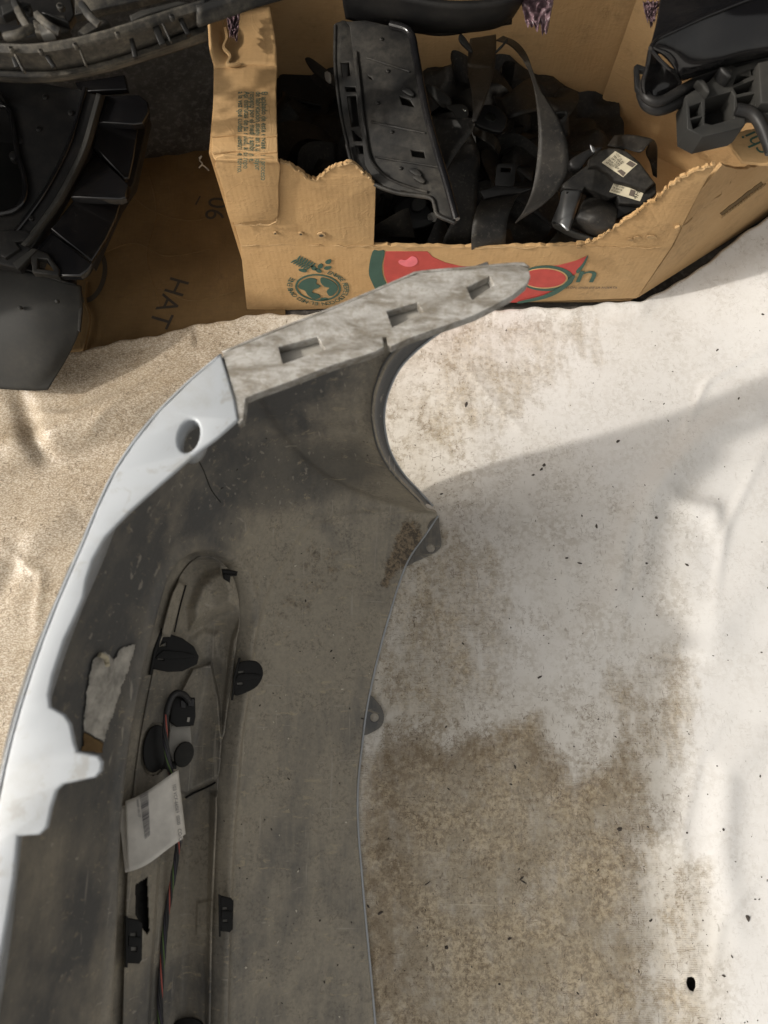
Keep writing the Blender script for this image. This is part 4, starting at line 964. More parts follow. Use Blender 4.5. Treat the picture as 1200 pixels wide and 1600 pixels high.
plate('end_cap', z2(smooth_loop([(955, 890), (985, 885), (1000, 905), (985, 925), (955, 918)], 2)), M['sensor'], h4, o=at(650, 330, .110), n=(.1, -.4, .9), thick=.008, bevel=.001)
for k, (pts, zz, lab) in enumerate([
        ([(436, 100), (470, 84), (500, 100), (518, 150), (500, 236), (440, 240)], .10, 'dark plastic cover in the shaded left end of the box'),
        ([(560, 300), (640, 320), (690, 350), (690, 400), (580, 400)], .04, 'dark plastic cover low behind the front edge under the trim panel'),
        ([(690, 90), (760, 70), (830, 120), (850, 250), (760, 280), (690, 240)], .07, 'dark plastic cover buried under the seat belt loops')]):
    cvr = thing('plastic_cover', lab, 'plastic cover', at(pts[0][0], pts[0][1], 0), 'loose dark plastic covers in the box')
    plate('cover', smooth_loop(pts, 4), M['black'], cvr, o=at(pts[0][0], pts[0][1], zz), n=(.05, -.2, 1), thick=.03, bevel=.008)
    cx = sum(p[0] for p in pts) / 6; cy = sum(p[1] for p in pts) / 6
    plate('rib', [(cx - 25, cy - 4), (cx + 25, cy + 8), (cx + 24, cy + 14), (cx - 26, cy + 3)], M['black'], cvr, o=at(pts[0][0], pts[0][1], zz) + Vector((0, 0, .008)), n=(.05, -.2, 1), thick=.012, bevel=.002)
pw = thing('plastic_wedge', 'grey wedge shaped plastic piece lit in the dark left end of the box', 'plastic piece', at(490, 110, .1))
plate('wedge', z2(smooth_loop([(440, 245), (460, 235), (500, 262), (545, 300), (548, 345), (520, 335), (470, 295)], 3)), M['grey_flap'], pw, o=at(490, 110, .20), n=(-.5, -.2, .8), thick=.012, bevel=.003)
plate('tip', z2(smooth_loop([(525, 300), (545, 300), (547, 342), (530, 335)], 2)), M['sensor'], pw, o=at(490, 110, .2015), n=(-.5, -.2, .8), thick=.004, bevel=.001)

# long interior trim panel
tp = thing('trim_panel', 'long dusty black interior trim panel with square slots leaning in the box', 'trim panel', at(610, 180, .1))
TO, TN = at(610, 180, .285), Vector((-.22, -.30, .92)).normalized()
bodyo = [(540, 33), (572, 31), (610, 40), (640, 49), (647, 75), (657, 139), (666, 180), (681, 240), (696, 285), (714, 345), (710, 349), (694, 341), (682, 335), (679, 322), (674, 309), (650, 304), (629, 297), (621, 301), (600, 291), (583, 278), (570, 258), (565, 215), (560, 160), (552, 90), (546, 40)]
rect = lambda a, b, c, d, sk=3: [(a, b), (c, b + sk), (c + 2, d + sk), (a + 2, d)]
plate('panel', bodyo, M['dusty'], tp, o=TO, n=TN, thick=.004, holes=[rect(642, 234, 662, 244)[::-1], [(624, 150), (640, 156), (647, 167), (628, 163)][::-1], rect(575, 118, 580, 122)[::-1]], bevel=.0012)
fo = [(523, 36), (536, 31), (548, 34), (554, 90), (562, 160), (567, 215), (573, 258), (585, 278), (602, 292), (592, 290), (570, 276), (551, 256), (542, 226), (532, 180), (523, 106)]
plate('side_flange', fo, M['dusty'], tp, o=TO - TN * .006, n=TN, thick=.004, bevel=.0012,
      holes=[h[::-1] for h in ([(532, 98), (545, 97), (547, 118), (535, 120)], [(539, 135), (555, 136), (556, 143), (541, 143)], [(542, 150), (556, 149), (561, 196), (549, 198)], [(550, 204), (563, 203), (566, 220), (553, 220)], [(555, 227), (566, 227), (570, 240), (558, 240)])])
plate('backing', [(528, 60), (548, 60), (566, 215), (574, 250), (590, 275), (575, 272), (548, 240), (534, 180)], M['clip'], tp, o=TO - TN * .022, n=TN, thick=.003)
tube('bead', [on(u, v, TO + TN * .002, TN) for u, v in ((556, 80), (563, 140), (570, 200), (577, 240), (588, 262), (610, 280), (640, 292), (668, 300))], .0018, M['dusty'], tp, 40, 6)
tube('spine', [on(u, v, TO + TN * .004, TN) for u, v in ((610, 38), (640, 50), (650, 90), (659, 140), (670, 190), (684, 240), (699, 290), (713, 343))], .0046, M['gloss'], tp, 50, 10)
for u, v in ((652, 278), (635, 142), (647, 268)):
    plate('rib', smooth_loop([(u - 8, v - 3), (u + 2, v - 6), (u + 12, v + 4), (u + 8, v + 8), (u - 2, v + 3)], 2), M['dusty'], tp, o=TO + TN * .005, n=TN, thick=.006, bevel=.001)
tube('lip', [on(u, v, TO + TN * .001, TN) for u, v in ((542, 226), (551, 256), (570, 277), (592, 291), (621, 301), (650, 305), (674, 310), (680, 325), (684, 336), (711, 348))], .0026, M['dusty'], tp, 60, 8)
tube('lip', [on(u, v, TO - TN * .006, TN) for u, v in ((524, 40), (524, 106), (533, 180), (543, 226))], .0022, M['dusty'], tp, 30, 8)

# seat belt retractor
rt = thing('belt_retractor', 'dusty black seat belt retractor with pale labels in the right of the box', 'seat belt retractor', at(950, 300, .05))
RO_, RN_ = at(950, 280, .20), Vector((-.12, -.42, .9)).normalized()
plate('housing', z5([(190, 520), (200, 482), (340, 370), (420, 320), (600, 380), (830, 450), (928, 480), (932, 560), (885, 602), (800, 655), (640, 640), (622, 580), (560, 600), (370, 512), (352, 545)]), M['dusty'], rt, o=RO_, n=RN_, thick=.03, bevel=.003)
cov = plate('spring_cover', z5([(400, 355), (408, 280), (480, 222), (560, 200), (640, 206), (705, 228), (800, 310), (925, 476), (845, 545), (730, 500), (600, 466), (545, 400), (460, 350)]), M['dusty'], rt, o=RO_ + RN_ * .010, n=RN_, thick=.020, bevel=.004)
plate('label', z5([(502, 320), (606, 231), (780, 331), (668, 434)]), M['label'], rt, o=RO_ + RN_ * .0106, n=RN_, thick=.0004)
plate('label', z5([(596, 478), (832, 548), (800, 622), (560, 548)]), M['label'], rt, o=RO_ + RN_ * .0008 + Vector((0, -.0, .0)), n=RN_, thick=.0006)
for i in range(5):
    a = z5([(530 + i * 20, 322 - i * 17)])[0]; b = z5([(650 + i * 8, 388 - i * 10)])[0]
    P0, P1 = on(*a, RO_ + RN_ * .0112, RN_), on(*b, RO_ + RN_ * .0112, RN_)
    text('label_print', ('AP 6C10 8H7', 'E4 04 1022', 'TIPO B-R4', 'SER 00418', 'LOT 22 A1')[i], .0033, P0, P1 - P0, RN_, M['black_ink'], rt)
for i in range(3):
    a = z5([(590 - i * 9, 500 + i * 20)])[0]; b = z5([(700 - i * 9, 535 + i * 20)])[0]
    P0, P1 = on(*a, RO_ + RN_ * .0013, RN_), on(*b, RO_ + RN_ * .0013, RN_)
    text('label_print', ('F108 3105', '7B 60418', '4G0-857')[i], .0034, P0, P1 - P0, RN_, M['black_ink'], rt)
P0, P1 = on(*z5([(772, 610)])[0], RO_ + RN_ * .0013, RN_), on(*z5([(806, 545)])[0], RO_ + RN_ * .0013, RN_)
text('label_print', '4H7', .0085, P0, P1 - P0, RN_, M['black_ink'], rt)
plate('label_mark', z5([(728, 528), (768, 540), (752, 588), (712, 576)]), M['ink'], rt, o=RO_ + RN_ * .0013, n=RN_, thick=.0003)
plate('label_mark', z5([(622, 385), (652, 372), (690, 400), (668, 428)]), M['ink'], rt, o=RO_ + RN_ * .0112, n=RN_, thick=.0003)
plate('label_mark', z5([(690, 330), (722, 304), (770, 332), (740, 358)]), M['ink'], rt, o=RO_ + RN_ * .0112, n=RN_, thick=.0003)
loft('webbing_roll', [z5([(395, 560, .165), (510, 590, .170), (628, 640, .165)]), z5([(345, 640, .185), (490, 675, .192), (625, 720, .187)]), z5([(300, 750, .180), (440, 790, .188), (600, 830, .180)]), z5([(275, 830, .150), (420, 890, .155), (555, 925, .150)])], M['web'], rt, 24, 8, .002)
br = loft('steel_bracket', [z5([(188, 540, .175), (165, 640, .172), (110, 780, .165)]), z5([(225, 535, .188), (205, 650, .186), (170, 800, .178)]), z5([(330, 535, .190), (285, 680, .186), (235, 850, .178)]), z5([(362, 520, .180), (310, 680, .178), (252, 850, .166)])], M['steel'], rt, 20, 6, .002)
for u, v in ((238, 556), (130, 790)): plate('bolt_hole', z5(circ(u, v, 15, 9, 12)), M['clip'], br, o=at(*z5([(u, v)])[0], .189 if v < 600 else .176), n=(0, -.3, 1), thick=.001)
loft('bracket_foot', [z5([(108, 782, .165), (250, 850, .165), (330, 880, .16), (440, 925, .155)]), z5([(120, 830, .15), (240, 895, .15), (330, 930, .148), (425, 950, .145)])], M['grey_flap'], rt, 24, 4, .003)
strip('webbing', [((545, 185), (600, 106)), ((680, 210), (715, 100)), ((800, 235), (830, 118)), ((870, 180), (905, 140)), ((850, 250), (935, 200)), ((880, 330), (935, 330)), ((900, 420), (930, 440))], [.175, .20, .215, .215, .195, .17, .15], M['web'], rt, 50, .0015, z5)
plate('catch', z5(smooth_loop([(408, 178), (425, 185), (455, 205), (450, 240), (425, 235)], 2)), M['steel'], rt, o=RO_ - RN_ * .002, n=RN_, thick=.004, bevel=.001)
plate('lower_cover', z5([(620, 640), (800, 660), (780, 690), (700, 720), (640, 760), (600, 760)]), M['clip'], rt, o=RO_ - RN_ * .012, n=RN_, thick=.02, bevel=.002)
plate('pretensioner', z5(smooth_loop([(250, 300), (320, 250), (420, 200), (520, 195), (480, 240), (400, 290), (340, 370), (260, 360)], 2)), M['black'], rt, o=RO_ - RN_ * .022, n=RN_, thick=.02, bevel=.004)

# ================================================================== black car parts around the box
# curved grille section, top left
gb = thing('grille_section', 'curved dusty black grille section hanging over the top left corner', 'car part', at(100, 60, .36))
rowsG = [z1([(-120, 322, .385), (110, 336, .385), (260, 326, .385), (420, 296, .385), (600, 242, .385), (720, 205, .385), (838, 166, .385)]),
         z1([(-120, 300, .402), (110, 310, .402), (260, 302, .402), (420, 268, .402), (600, 212, .402), (720, 170, .402), (832, 126, .402)]),
         z1([(-120, 276, .402), (110, 288, .402), (255, 280, .402), (420, 246, .402), (600, 188, .402), (720, 140, .402), (832, 96, .402)]),
         z1([(-120, 205, .430), (110, 214, .430), (270, 196, .430), (420, 160, .430), (600, 104, .430), (720, 66, .430), (832, 34, .430)]),
         z1([(-120, 168, .436), (110, 178, .436), (262, 160, .436), (420, 124, .436), (600, 70, .436), (720, 30, .436), (832, -6, .436)])]
loft('lip', rowsG[:3], M['grille'], gb, 60, 4, .004, linear=True)
loft('face', rowsG[2:], M['grille'], gb, 60, 4, .004, linear=True)
loft('end_bar', [z1([(800, 112, .42), (920, 72, .42), (1040, 30, .42), (1250, -30, .42)]), z1([(800, 40, .435), (920, 0, .435), (1040, -40, .435), (1250, -110, .435)])], M['grille'], gb, 30, 4, .012)
loft('end_bar', [z1([(905, 15, .43), (960, 10, .43), (1040, -15, .43), (1240, -20, .43)]), z1([(900, -40, .44), (960, -40, .44), (1040, -60, .44), (1240, -90, .44)])], M['gloss'], gb, 30, 4, .008)
for x, y, ang, wd in ((55, 232, 1.25, 30), (75, 250, 1.1, 14), (195, 236, 1.0, 26), (535, 190, 1.35, 26), (640, 140, 1.2, 40), (670, 128, 1.15, 12), (740, 100, 1.1, 30), (330, 225, 1.2, 10)):
    ca, sa = math.cos(ang), math.sin(ang); q_ = []
    for a, b in ((-44, -wd / 2), (44, -wd / 2), (44, wd / 2), (-44, wd / 2)): q_.append((x + a * ca * .9 - b * sa * .7, y + a * sa * .9 + b * ca * .7))
    plate('rib' if wd < 20 else 'recess', z1(q_), M['grille'] if wd < 20 else M['clip'], gb, o=at(*z1([(x, y)])[0], .424 if wd > 20 else .430), n=(0, -.35, .9), thick=.006, bevel=.0012)  # wide ones are near-black plates painting the shade of recesses
for k, (pts, zz, mt) in enumerate([
        ([(-60, 130), (100, 150), (250, 135), (300, 60), (280, -40), (-60, -40)], .40, 'black'),
        ([(300, 60), (420, 30), (560, 0), (700, -40), (300, -40)], .42, 'grille'),
        ([(-60, 60), (60, 70), (90, 30), (60, -20), (-60, -20)], .43, 'grille'),
        ([(130, 80), (180, 55), (260, 60), (280, 120), (210, 140), (140, 130)], .43, 'grille'),
        ([(150, 95), (195, 80), (215, 130), (165, 140)], .436, 'sensor'),
        ([(310, 125), (350, 90), (420, 70), (440, 85), (340, 140)], .43, 'grille'),
        ([(520, 60), (560, 40), (720, 0), (760, 10), (600, 55), (530, 85)], .437, 'grey_flap'),
        ([(170, 40), (280, 80), (275, 90), (165, 50)], .44, 'clip'), ([(0, 20), (60, 0), (120, 10), (60, 40), (10, 60)], .44, 'grey_flap')]):
    plate('mount', z1(pts), M[mt], gb, o=at(*z1([pts[0]])[0], zz), n=(.1, -.2 + .08 * (k % 3), .95), thick=.010, bevel=.0018)

# air duct / lamp carrier with gloss facets, left
dk = thing('lamp_carrier', 'black plastic lamp carrier with glossy fan-like facets standing left of the box', 'car part', at(60, 300, .05))
DO, DN = at(60, 270, .17), Vector((.10, -.15, .98)).normalized()
plate('panel', z1([(-120, 300), (160, 330), (330, 360), (410, 385), (385, 480), (345, 620), (250, 800), (160, 950), (70, 1080), (-120, 1040)]), M['black'], dk, o=DO, n=DN, thick=.02, bevel=.003, holes=[z1(smooth_loop([(-90, 440), (20, 430), (55, 500), (75, 620), (98, 720), (95, 800), (50, 845), (-90, 860)], 3))[::-1]])
tube('opening_rim', [on(*z1([p])[0], DO + DN * .004, DN) for p in ((-60, 432), (20, 428), (48, 480), (72, 620), (100, 720), (98, 800), (50, 850), (-60, 868))], .004, M['gloss'], dk, 50, 8)
plate('opening_back', z1([(-120, 400), (120, 400), (130, 900), (-120, 900)]), M['clip'], dk, o=DO - DN * .06, n=DN, thick=.003)
for p in ((50, 625), (75, 560)): plate('boss', z1(circ(*p, 16, 18, 10)), M['black'], dk, o=DO + DN * .002, n=DN, thick=.012, bevel=.002)
arc = [(405, 380), (380, 470), (345, 590), (300, 690), (240, 800), (170, 900), (100, 990)]
loft('edge_rib', [[tuple(on(*z1([(x - 16, y - 6)])[0], DO + DN * .004, DN)) for x, y in arc], [tuple(on(*z1([(x, y)])[0], DO + DN * .012, DN)) for x, y in arc], [tuple(on(*z1([(x + 20, y + 8)])[0], DO + DN * .004, DN)) for x, y in arc]], M['grey_flap'], dk, 50, 4, .003, raw=True)
tube('bead', [on(*z1([(x - 60, y - 24)])[0], DO + DN * .001, DN) for x, y in arc], .0035, M['gloss'], dk, 40, 8)
for pts, off, nn, mt in [([(408, 385), (560, 380), (596, 410), (600, 450), (575, 495), (540, 500), (395, 492)], .002, (.1, -.1, 1), 'gloss'),
                    ([(395, 500), (560, 500), (540, 640), (522, 720), (500, 720), (380, 590)], -.012, (.35, -.2, .9), 'gloss'),
                    ([(372, 605), (518, 742), (505, 792), (480, 800), (285, 792)], .002, (.0, .15, 1), 'gloss'),
                    ([(292, 812), (490, 815), (470, 880), (430, 965), (370, 1055), (205, 920)], -.012, (.45, -.1, .9), 'gloss'),
                    ([(205, 935), (368, 1062), (350, 1092), (322, 1112), (245, 1112), (135, 1005)], .002, (.0, -.1, 1), 'gloss'),
                    ([(300, 330), (500, 300), (512, 360), (320, 372)], -.006, (.0, -.3, 1), 'gloss'),
                    ([(600, 450), (575, 500), (570, 490), (592, 440)], -.002, (.3, -.3, 1), 'black')]:
    c_ = on(*z1([(sum(p[0] for p in pts) / len(pts), sum(p[1] for p in pts) / len(pts))])[0], DO + DN * off, DN)
    plate('facet', z1(pts), M[mt], dk, o=c_, n=nn, thick=.012, bevel=.0022)
plate('duct_wall', z1([(392, 500), (600, 470), (540, 740), (480, 830), (372, 1070), (300, 1000), (330, 700)]), M['black'], dk, o=DO - DN * .05, n=DN, thick=.02, bevel=.002)
lc = plate('clip', z1([(120, 1015), (150, 1005), (190, 1020), (240, 1085), (235, 1112), (130, 1098)]), M['dusty'], dk, o=DO + DN * .006, n=DN, thick=.012, holes=[z1([(150, 1040), (190, 1045), (215, 1090), (150, 1082)])[::-1]], bevel=.0015)
plate('clip', z1([(0, 930), (100, 925), (125, 940), (120, 965), (60, 975), (80, 1000), (20, 1040), (0, 1030)]), M['black'], dk, o=DO + DN * .006, n=DN, thick=.014, bevel=.002)
plate('clip', z1([(50, 1060), (130, 1000), (150, 1005), (70, 1085)]), M['grey_flap'], dk, o=DO + DN * .008, n=DN, thick=.006, bevel=.001)
link('sun_blocker', box_me((-.80, .70, .22), (.012, .46, .44), (1, .1, 0), (0, 0, 1), .004), M['black'], dk)  # unseen panel added to keep sun off the sheet and box corner
link('end_brace', box_me((-.66, .80, .12), (.30, .012, .18), (1, 0, 0), (0, 0, 1), .004), M['black'], dk)
# shadowed back of the carrier down to the ground
for x, y in ((20, 360), (150, 900), (420, 420)):
    plate('foot', z1(circ(x, y, 30, 30, 10)), M['black'], dk, o=DO - DN * .02, n=DN, thick=.15, bevel=.003)

# dark grey splash shield, lower left
sp_ = thing('splash_shield', 'matte dark grey plastic splash shield with a rounded corner resting on the tarp edge', 'car part', at(50, 520, .02))
loft('shield', [z1([(-160, 1040, .12), (0, 1062, .125), (130, 1096, .125), (240, 1130, .12), (324, 1152, .11)]), z1([(-160, 1180, .115), (0, 1190, .12), (130, 1210, .12), (240, 1225, .112), (331, 1235, .10)]),
                z1([(-160, 1320, .095), (0, 1330, .10), (130, 1340, .10), (230, 1350, .092), (322, 1330, .085)]), z1([(-160, 1450, .07), (0, 1458, .072), (120, 1465, .072), (200, 1470, .068), (270, 1445, .064)]), z1([(-160, 1555, .04), (0, 1568, .042), (90, 1573, .042), (150, 1575, .04), (192, 1572, .04)])], M['grey_flap'], sp_, 40, 8, .003)
loft('flange', [z1([(-160, 1035, .122), (0, 1058, .127), (130, 1090, .127), (235, 1126, .122), (310, 1146, .113)]), z1([(-160, 1005, .115), (20, 1030, .12), (130, 1065, .12), (230, 1105, .115), (300, 1130, .105)])], M['dusty'], sp_, 30, 3, .004)
plate('stiffener', z1([(310, 1145), (326, 1150), (332, 1240), (322, 1335), (312, 1330), (318, 1240)]), M['dusty'], sp_, z=.10, thick=.004, bevel=.001)

# headlamp housing, top right
hl = thing('headlamp_housing', 'glossy black headlamp housing with a ribbed bracket hanging over the box at top right', 'car part', at(1100, 100, .3))
HO = at(1100, 80, .385)
plate('upper_shell', z4([(295, -120), (262, 140), (190, 410), (282, 318), (640, 152), (1000, 8), (1300, -90), (1300, -120)]), M['gloss'], hl, o=HO + Vector((0, 0, .008)), n=(-.15, .12, .97), thick=.02, bevel=.002)
loft('front_shell', [z4([(200, 408, .395), (282, 318, .402), (640, 154, .405), (1000, 10, .405), (1300, -85, .405)]), z4([(330, 500, .380), (450, 440, .388), (720, 300, .392), (1000, 190, .395), (1300, 120, .395)]), z4([(432, 640, .362), (560, 590, .368), (780, 520, .372), (1000, 450, .375), (1300, 400, .375)]), z4([(440, 700, .345), (600, 650, .348), (800, 580, .352), (1000, 530, .355), (1300, 470, .355)])], M['gloss'], hl, 40, 6, .004)
tube('ridge', [at(*z4([p])[0], .405) for p in ((196, 410), (240, 352), (284, 316), (460, 235), (640, 152), (820, 78), (1000, 8), (1260, -76))], .0022, M['gloss'], hl, 60, 8)
tube('ridge', [at(*z4([p[:2]])[0], p[2]) for p in ((196, 412, .402), (260, 490, .395), (340, 570, .385), (405, 625, .372), (445, 690, .35))], .0020, M['gloss'], hl, 30, 8)
loft('corner_lens', [z4([(205, 430, .39), (182, 560, .375), (145, 700, .36), (150, 800, .345)]), z4([(270, 510, .37), (250, 640, .355), (210, 750, .342), (215, 830, .335)]), z4([(340, 580, .36), (330, 690, .345), (300, 770, .338), (300, 830, .332)]), z4([(425, 650, .355), (435, 700, .345), (420, 740, .338), (400, 800, .33)])], M['gloss'], hl, 30, 8, .004)
plate('lens_back', z4([(190, 470), (420, 640), (470, 700), (430, 780), (240, 850), (160, 810), (150, 700)]), M['gloss'], hl, o=at(1020, 125, .328), n=(0, 0, 1), thick=.004)
tube('gasket', [at(*z4([p])[0], .338) for p in ((150, 690), (142, 760), (165, 830), (235, 868), (320, 850), (440, 780), (600, 690), (760, 620), (940, 560), (1250, 480))], .0055, M['black'], hl, 70, 8)
tube('gasket', [at(*z4([p])[0], .326) for p in ((130, 790), (170, 880), (250, 922), (330, 912), (420, 875), (560, 800), (760, 680), (940, 590))], .0075, M['black'], hl, 70, 8)
plate('side_tab', z4([(60, 560), (85, 540), (168, 566), (165, 595), (105, 590), (112, 700), (140, 735), (128, 812), (112, 800), (70, 735)]), M['black'], hl, o=at(1000, 115, .335), n=(-.2, -.1, 1), thick=.008, bevel=.0015)
cells = [[(532, 905), (632, 868), (640, 975), (540, 1002)], [(542, 1020), (642, 992), (648, 1062), (562, 1098)], [(668, 840), (890, 778), (912, 815), (912, 1008), (722, 1062), (664, 1046)], [(934, 830), (1095, 794), (1102, 872), (946, 898)],
         [(930, 650), (1040, 600), (1045, 650), (905, 722)], [(905, 745), (1095, 672), (1098, 765), (935, 802)], [(1052, 590), (1100, 575), (1102, 630), (1054, 640)]]
BO, BN = at(1120, 160, .340), Vector((-.08, -.22, .97)).normalized()
bk_ = plate('bracket', z4([(500, 812), (560, 775), (640, 722), (700, 690), (800, 570), (870, 550), (930, 570), (1105, 515), (1280, 480), (1280, 870), (1135, 885), (1010, 990), (1005, 1060), (960, 1092), (640, 1165), (512, 1098)]), M['grey_flap'], hl, o=BO, n=BN, thick=.034, holes=[z4(c)[::-1] for c in cells], bevel=.0012)
plate('bracket_web', z4([(510, 800), (760, 640), (1280, 500), (1280, 860), (1000, 960), (900, 1010), (640, 1120), (530, 1080)]), M['clip'], hl, o=BO - BN * .032, n=BN, thick=.003, holes=[z4([(840, 1000), (900, 950), (912, 1000), (880, 1030)])[::-1]])
plate('block', z4([(1120, 530), (1290, 490), (1290, 880), (1140, 880)]), M['grey_flap'], bk_, o=BO + BN * .012, n=BN, thick=.02, bevel=.002)
plate('stud', z4(circ(850, 610, 62, 50, 20, .6)), M['grey_flap'], bk_, o=BO + BN * .010, n=BN, thick=.018, bevel=.003)
plate('stud', z4(smooth_loop([(790, 565), (830, 560), (890, 610), (895, 650), (860, 650), (810, 610)], 3)), M['black'], bk_, o=BO + BN * .018, n=BN, thick=.018, bevel=.003)
plate('hook', z4(smooth_loop([(590, 685), (620, 670), (660, 680), (710, 760), (700, 790), (670, 770), (640, 730)], 2)), M['grey_flap'], bk_, o=BO + BN * .012, n=BN, thick=.012, bevel=.002)
tube('arm', [on(*z4([p])[0], BO + BN * .006, BN) for p in ((930, 930), (1040, 955), (1100, 1000), (1150, 1080), (1190, 1180), (1230, 1300))], .0065, M['black'], bk_, 30, 8)
plate('arm_plate', z4([(920, 925), (1150, 880), (1280, 930), (1280, 1180), (1180, 1180), (1100, 1000), (1000, 990)]), M['grey_flap'], bk_, o=BO - BN * .004, n=BN, thick=.012, bevel=.002)
# open flap of another carton under the housing
cf = thing('carton_flap', 'loose piece of cardboard with green lettering under the headlamp bracket', 'cardboard', at(1180, 230, .24))
plate('flap', rough([(1130, 208), (1260, 190), (1260, 262), (1195, 256), (1160, 252)], 1.2, 7, 4), M['card'], cf, z=.27, thick=.004, bevel=.0008)
text('print', 'chi', .03, at(1204, 236, .2708), (-.45, .9, 0), (0, 0, 1), M['green'], cf)

# black tray pushed in at the back of the box
bt = thing('plastic_tray', 'black plastic tray edge leaning over the back of the box at the top', 'car part', at(680, 0, .3))
loft('edge', [[(535, -30, .36), (600, -10, .36), (700, 8, .355), (790, 2, .35), (830, -20, .35)], [(535, 0, .33), (600, 22, .33), (700, 40, .325), (780, 34, .32), (812, 12, .32)], [(540, 30, .30), (600, 44, .29), (700, 52, .285), (770, 46, .28), (800, 30, .28)]], M['black'], bt, 40, 5, .006)
loft('inner_lip', [[(645, 40, .30), (700, 46, .29), (800, 26, .29)], [(648, 52, .28), (700, 56, .28), (800, 38, .28)]], M['dusty'], bt, 20, 3, .004)

# scraps of violet film
def crumple(name, px, z, lab):
    (x0, y0, x1, y1) = px; n1 = 22; Gf = np.zeros((n1, n1, 3))
    for j in range(n1):
        for i in range(n1):
            u = x0 + (x1 - x0) * i / (n1 - 1) + 2 * noise.noise((i * .2, j * .3, z * 90)); v = y0 + (y1 - y0) * j / (n1 - 1) + 3 * noise.noise((i * .35, j * .1, 5 + z * 90)) * (1 + 5 * (j / n1) ** 3)
            wdt = 1 - .55 * (j / n1); u = (x0 + x1) / 2 + (u - (x0 + x1) / 2) * wdt
            Gf[j, i] = at(u, v, z + .010 * noise.noise((i * .45, j * .45, 2 + z * 50)))
    o = link(name, grid_mesh(Gf, flip=True), M['film'], smooth=180); solid(o, .0003)
    return tag(o, lab, 'plastic film')
crumple('film_scrap', (352, 8, 378, 58), .325, 'crumpled violet plastic film caught on the left box flap')
crumple('film_scrap', (808, -20, 872, 46), .33, 'crumpled violet plastic film hanging at the back of the box')
crumple('film_scrap', (1004, 2, 1030, 36), .36, 'shred of violet plastic film beside the headlamp housing')

# thread on the sheet
th = [at(u, v, .003 + .004 * (i % 2)) for i, (u, v) in enumerate(((311, 247), (315, 244), (312, 250), (316, 256), (311, 262), (316, 258), (322, 262), (326, 266)))]
tag(tube('thread', th, .0011, M['thread'], None, 60, 6), 'short tangled white thread lying on the dark cardboard sheet', 'thread')

# crumbs and flecks on the tarp
tb = BVHTree.FromPolygons([tuple(p) for p in G.reshape(-1, 3)], [tuple(q_) for q_ in (lambda i: np.stack([i[:-1, :-1], i[:-1, 1:], i[1:, 1:], i[1:, :-1]], -1).reshape(-1, 4))(np.arange(NY * NX).reshape(NY, NX)).tolist()])
crumbs = []
def crumb(p, a, b, ang):
    bm = bmesh.new(); bmesh.ops.create_icosphere(bm, subdivisions=1, radius=1)
    for v in bm.verts: v.co = Vector((v.co.x * a * (1 + rnd.uniform(-.4, .4)), v.co.y * b * (1 + rnd.uniform(-.4, .4)), v.co.z * min(a, b) * .6))
    m_ = bpy.data.meshes.new('c'); bm.to_mesh(m_); bm.free(); m_.transform(Matrix.Translation(p) @ Matrix.Rotation(ang, 4, 'Z')); crumbs.append(m_)
spots = [(728, 632, 2.2, 6, -.3), (690, 772, 3, 2, .4), (846, 733, 4, 2, .8), (850, 727, 3, 3, 0), (833, 742, 3, 2, .3), (905, 880, 5, 2, -.3), (886, 872, 3, 2, .3), (932, 822, 2, 4, .1), (843, 1058, 4, 2, .5), (968, 1295, 5, 3, .2), (805, 1198, 2, 3, .4), (815, 1372, 5, 1.4, .6), (818, 1378, 5, 1.2, -.5), (697, 1480, 3, 3, .4), (1168, 1434, 3, 5, .3), (574, 920, 4, 2, .3), (1073, 1301, 2, 2, 0), (965, 690, 4, 3, .6), (1010, 880, 3, 2, 0), (668, 1380, 6, 1, .5)]
for u, v, a, b, ang in spots:
    p = at(u, v, .006); h_ = tb.ray_cast(EYE, ray(u, v).normalized())[0]
    crumb((h_ if h_ else p) + Vector((0, 0, .0006)), a * .0008, b * .0008, ang)
for _ in range(230):
    u, v = rnd.uniform(560, 1200), rnd.uniform(480, 1600)
    h_ = tb.ray_cast(EYE, ray(u, v).normalized())[0]
    if h_ is None: continue
    s_ = rnd.uniform(.0004, .0010) * (1.8 if rnd.random() < .1 else 1)
    crumb(h_ + Vector((0, 0, .0003)), s_, s_ * rnd.uniform(.6, 2.4), rnd.uniform(0, 3))
cr_o = link('dirt_crumbs', join_meshes(crumbs), M['crumb'], smooth=0); cr_o['kind'] = 'stuff'
tag(cr_o, 'scattered dark dirt crumbs lying over the tarp', 'dirt')

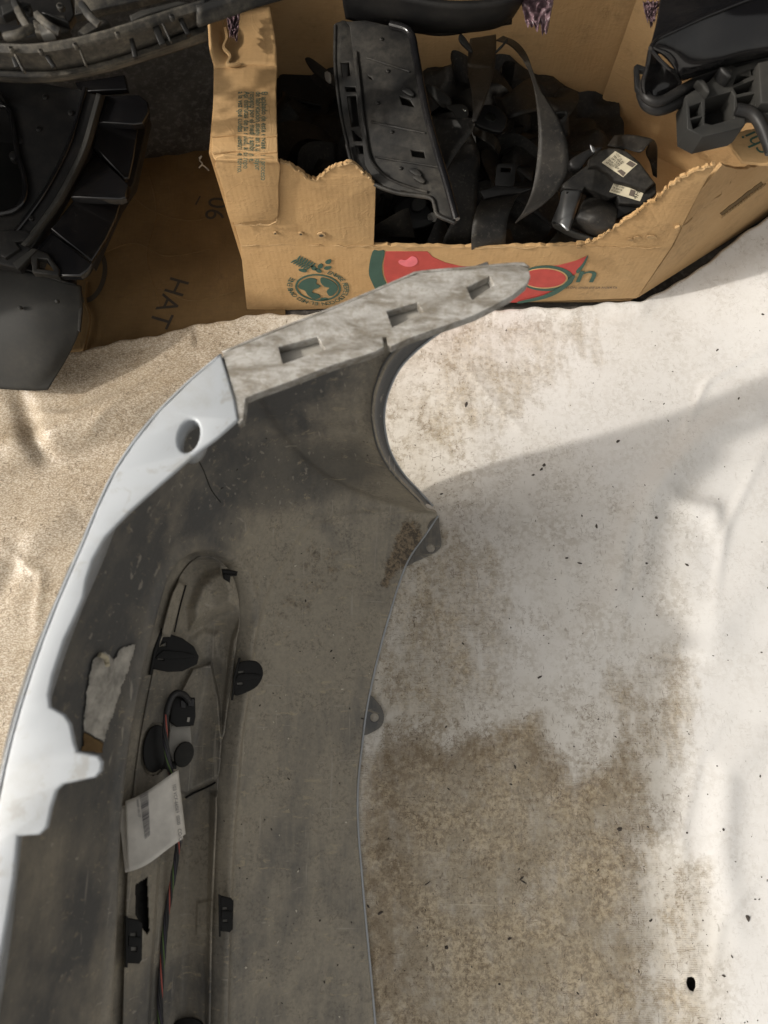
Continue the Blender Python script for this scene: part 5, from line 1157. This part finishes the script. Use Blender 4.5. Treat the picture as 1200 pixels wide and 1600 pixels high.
# screw bosses and moulded marks on the plastic parts
def boss(par, u, v, o, n, r=5, mat='black'):
    b_ = plate('screw_boss', circ(u, v, r, r * .9, 14), M[mat], par, o=Vector(o), n=n, thick=.006, bevel=.0012)
    plate('screw_hole', circ(u, v, r * .45, r * .4, 10), M['clip'], b_, o=Vector(o) + Vector(n).normalized() * .0006, n=n, thick=.002)
for u, v in ((70, 150), (110, 175), (60, 200), (90, 260), (48, 340), (66, 300)): boss(dk, u, v, DO + DN * .003, DN, 4.5)
for u, v in ((596, 60), (606, 110), (590, 160), (612, 205), (626, 262)): boss(tp, u, v, TO + TN * .0022, TN, 3.2, 'dusty')
for a, b in (((573, 90), (640, 112)), ((580, 190), (664, 208)), ((586, 245), (690, 262))):
    tube('rib', [on(*a, TO + TN * .0012, TN), on((a[0] + b[0]) / 2, (a[1] + b[1]) / 2, TO + TN * .0012, TN), on(*b, TO + TN * .0012, TN)], .0013, M['dusty'], tp, 12, 6)
for x, y in ((40, 190), (160, 200), (300, 175), (470, 130), (690, 60)): boss(gb, *z1([(x, y)])[0], at(*z1([(x, y)])[0], .4375), Vector((0, -.1, 1)), 4, 'grille')
for x, y in ((-20, 120), (240, 20), (340, 30), (110, 40)): boss(gb, *z1([(x, y)])[0], at(*z1([(x, y)])[0], .435), Vector((0, -.2, 1)), 6, 'grille')
for a, b in (((20, 150), (130, 110)), ((150, 60), (240, 130)), ((330, 20), (400, 100)), ((60, 10), (120, 120))):
    tube('rib', [at(*z1([a])[0], .44), at(*z1([((a[0] + b[0]) / 2, (a[1] + b[1]) / 2 + 8)])[0], .442), at(*z1([b])[0], .438)], .004, M['grille'], gb, 14, 6)
for u, v in ((30, 480), (88, 470), (20, 560)): boss(sp_, u, v, at(u, v, .1235 if v < 500 else .075), Vector((0, -.35, 1)), 3.2, 'grey_flap')

# chips and crumbs lying on the inside of the bumper
chips = {'crumb': [], 'thread': []}
for k in range(90):
    u, v = rnd.uniform(340, 600), rnd.uniform(640, 1590)
    d = ray(u, v).normalized(); lc_, nr_, _, _ = bvh.ray_cast(EYE, d)
    if lc_ is None or lc_.z > .25: continue
    crumbs = chips['crumb' if k % 3 else 'thread']; s_ = rnd.uniform(.0004, .0010)
    crumb(lc_ + Vector((0, 0, .0006)), s_, s_ * rnd.uniform(.8, 2.5), rnd.uniform(0, 3))
for mt, ms_ in chips.items():
    o_ = link('dirt_chips', join_meshes(ms_), M[mt], bump, smooth=0); o_['kind'] = 'stuff'
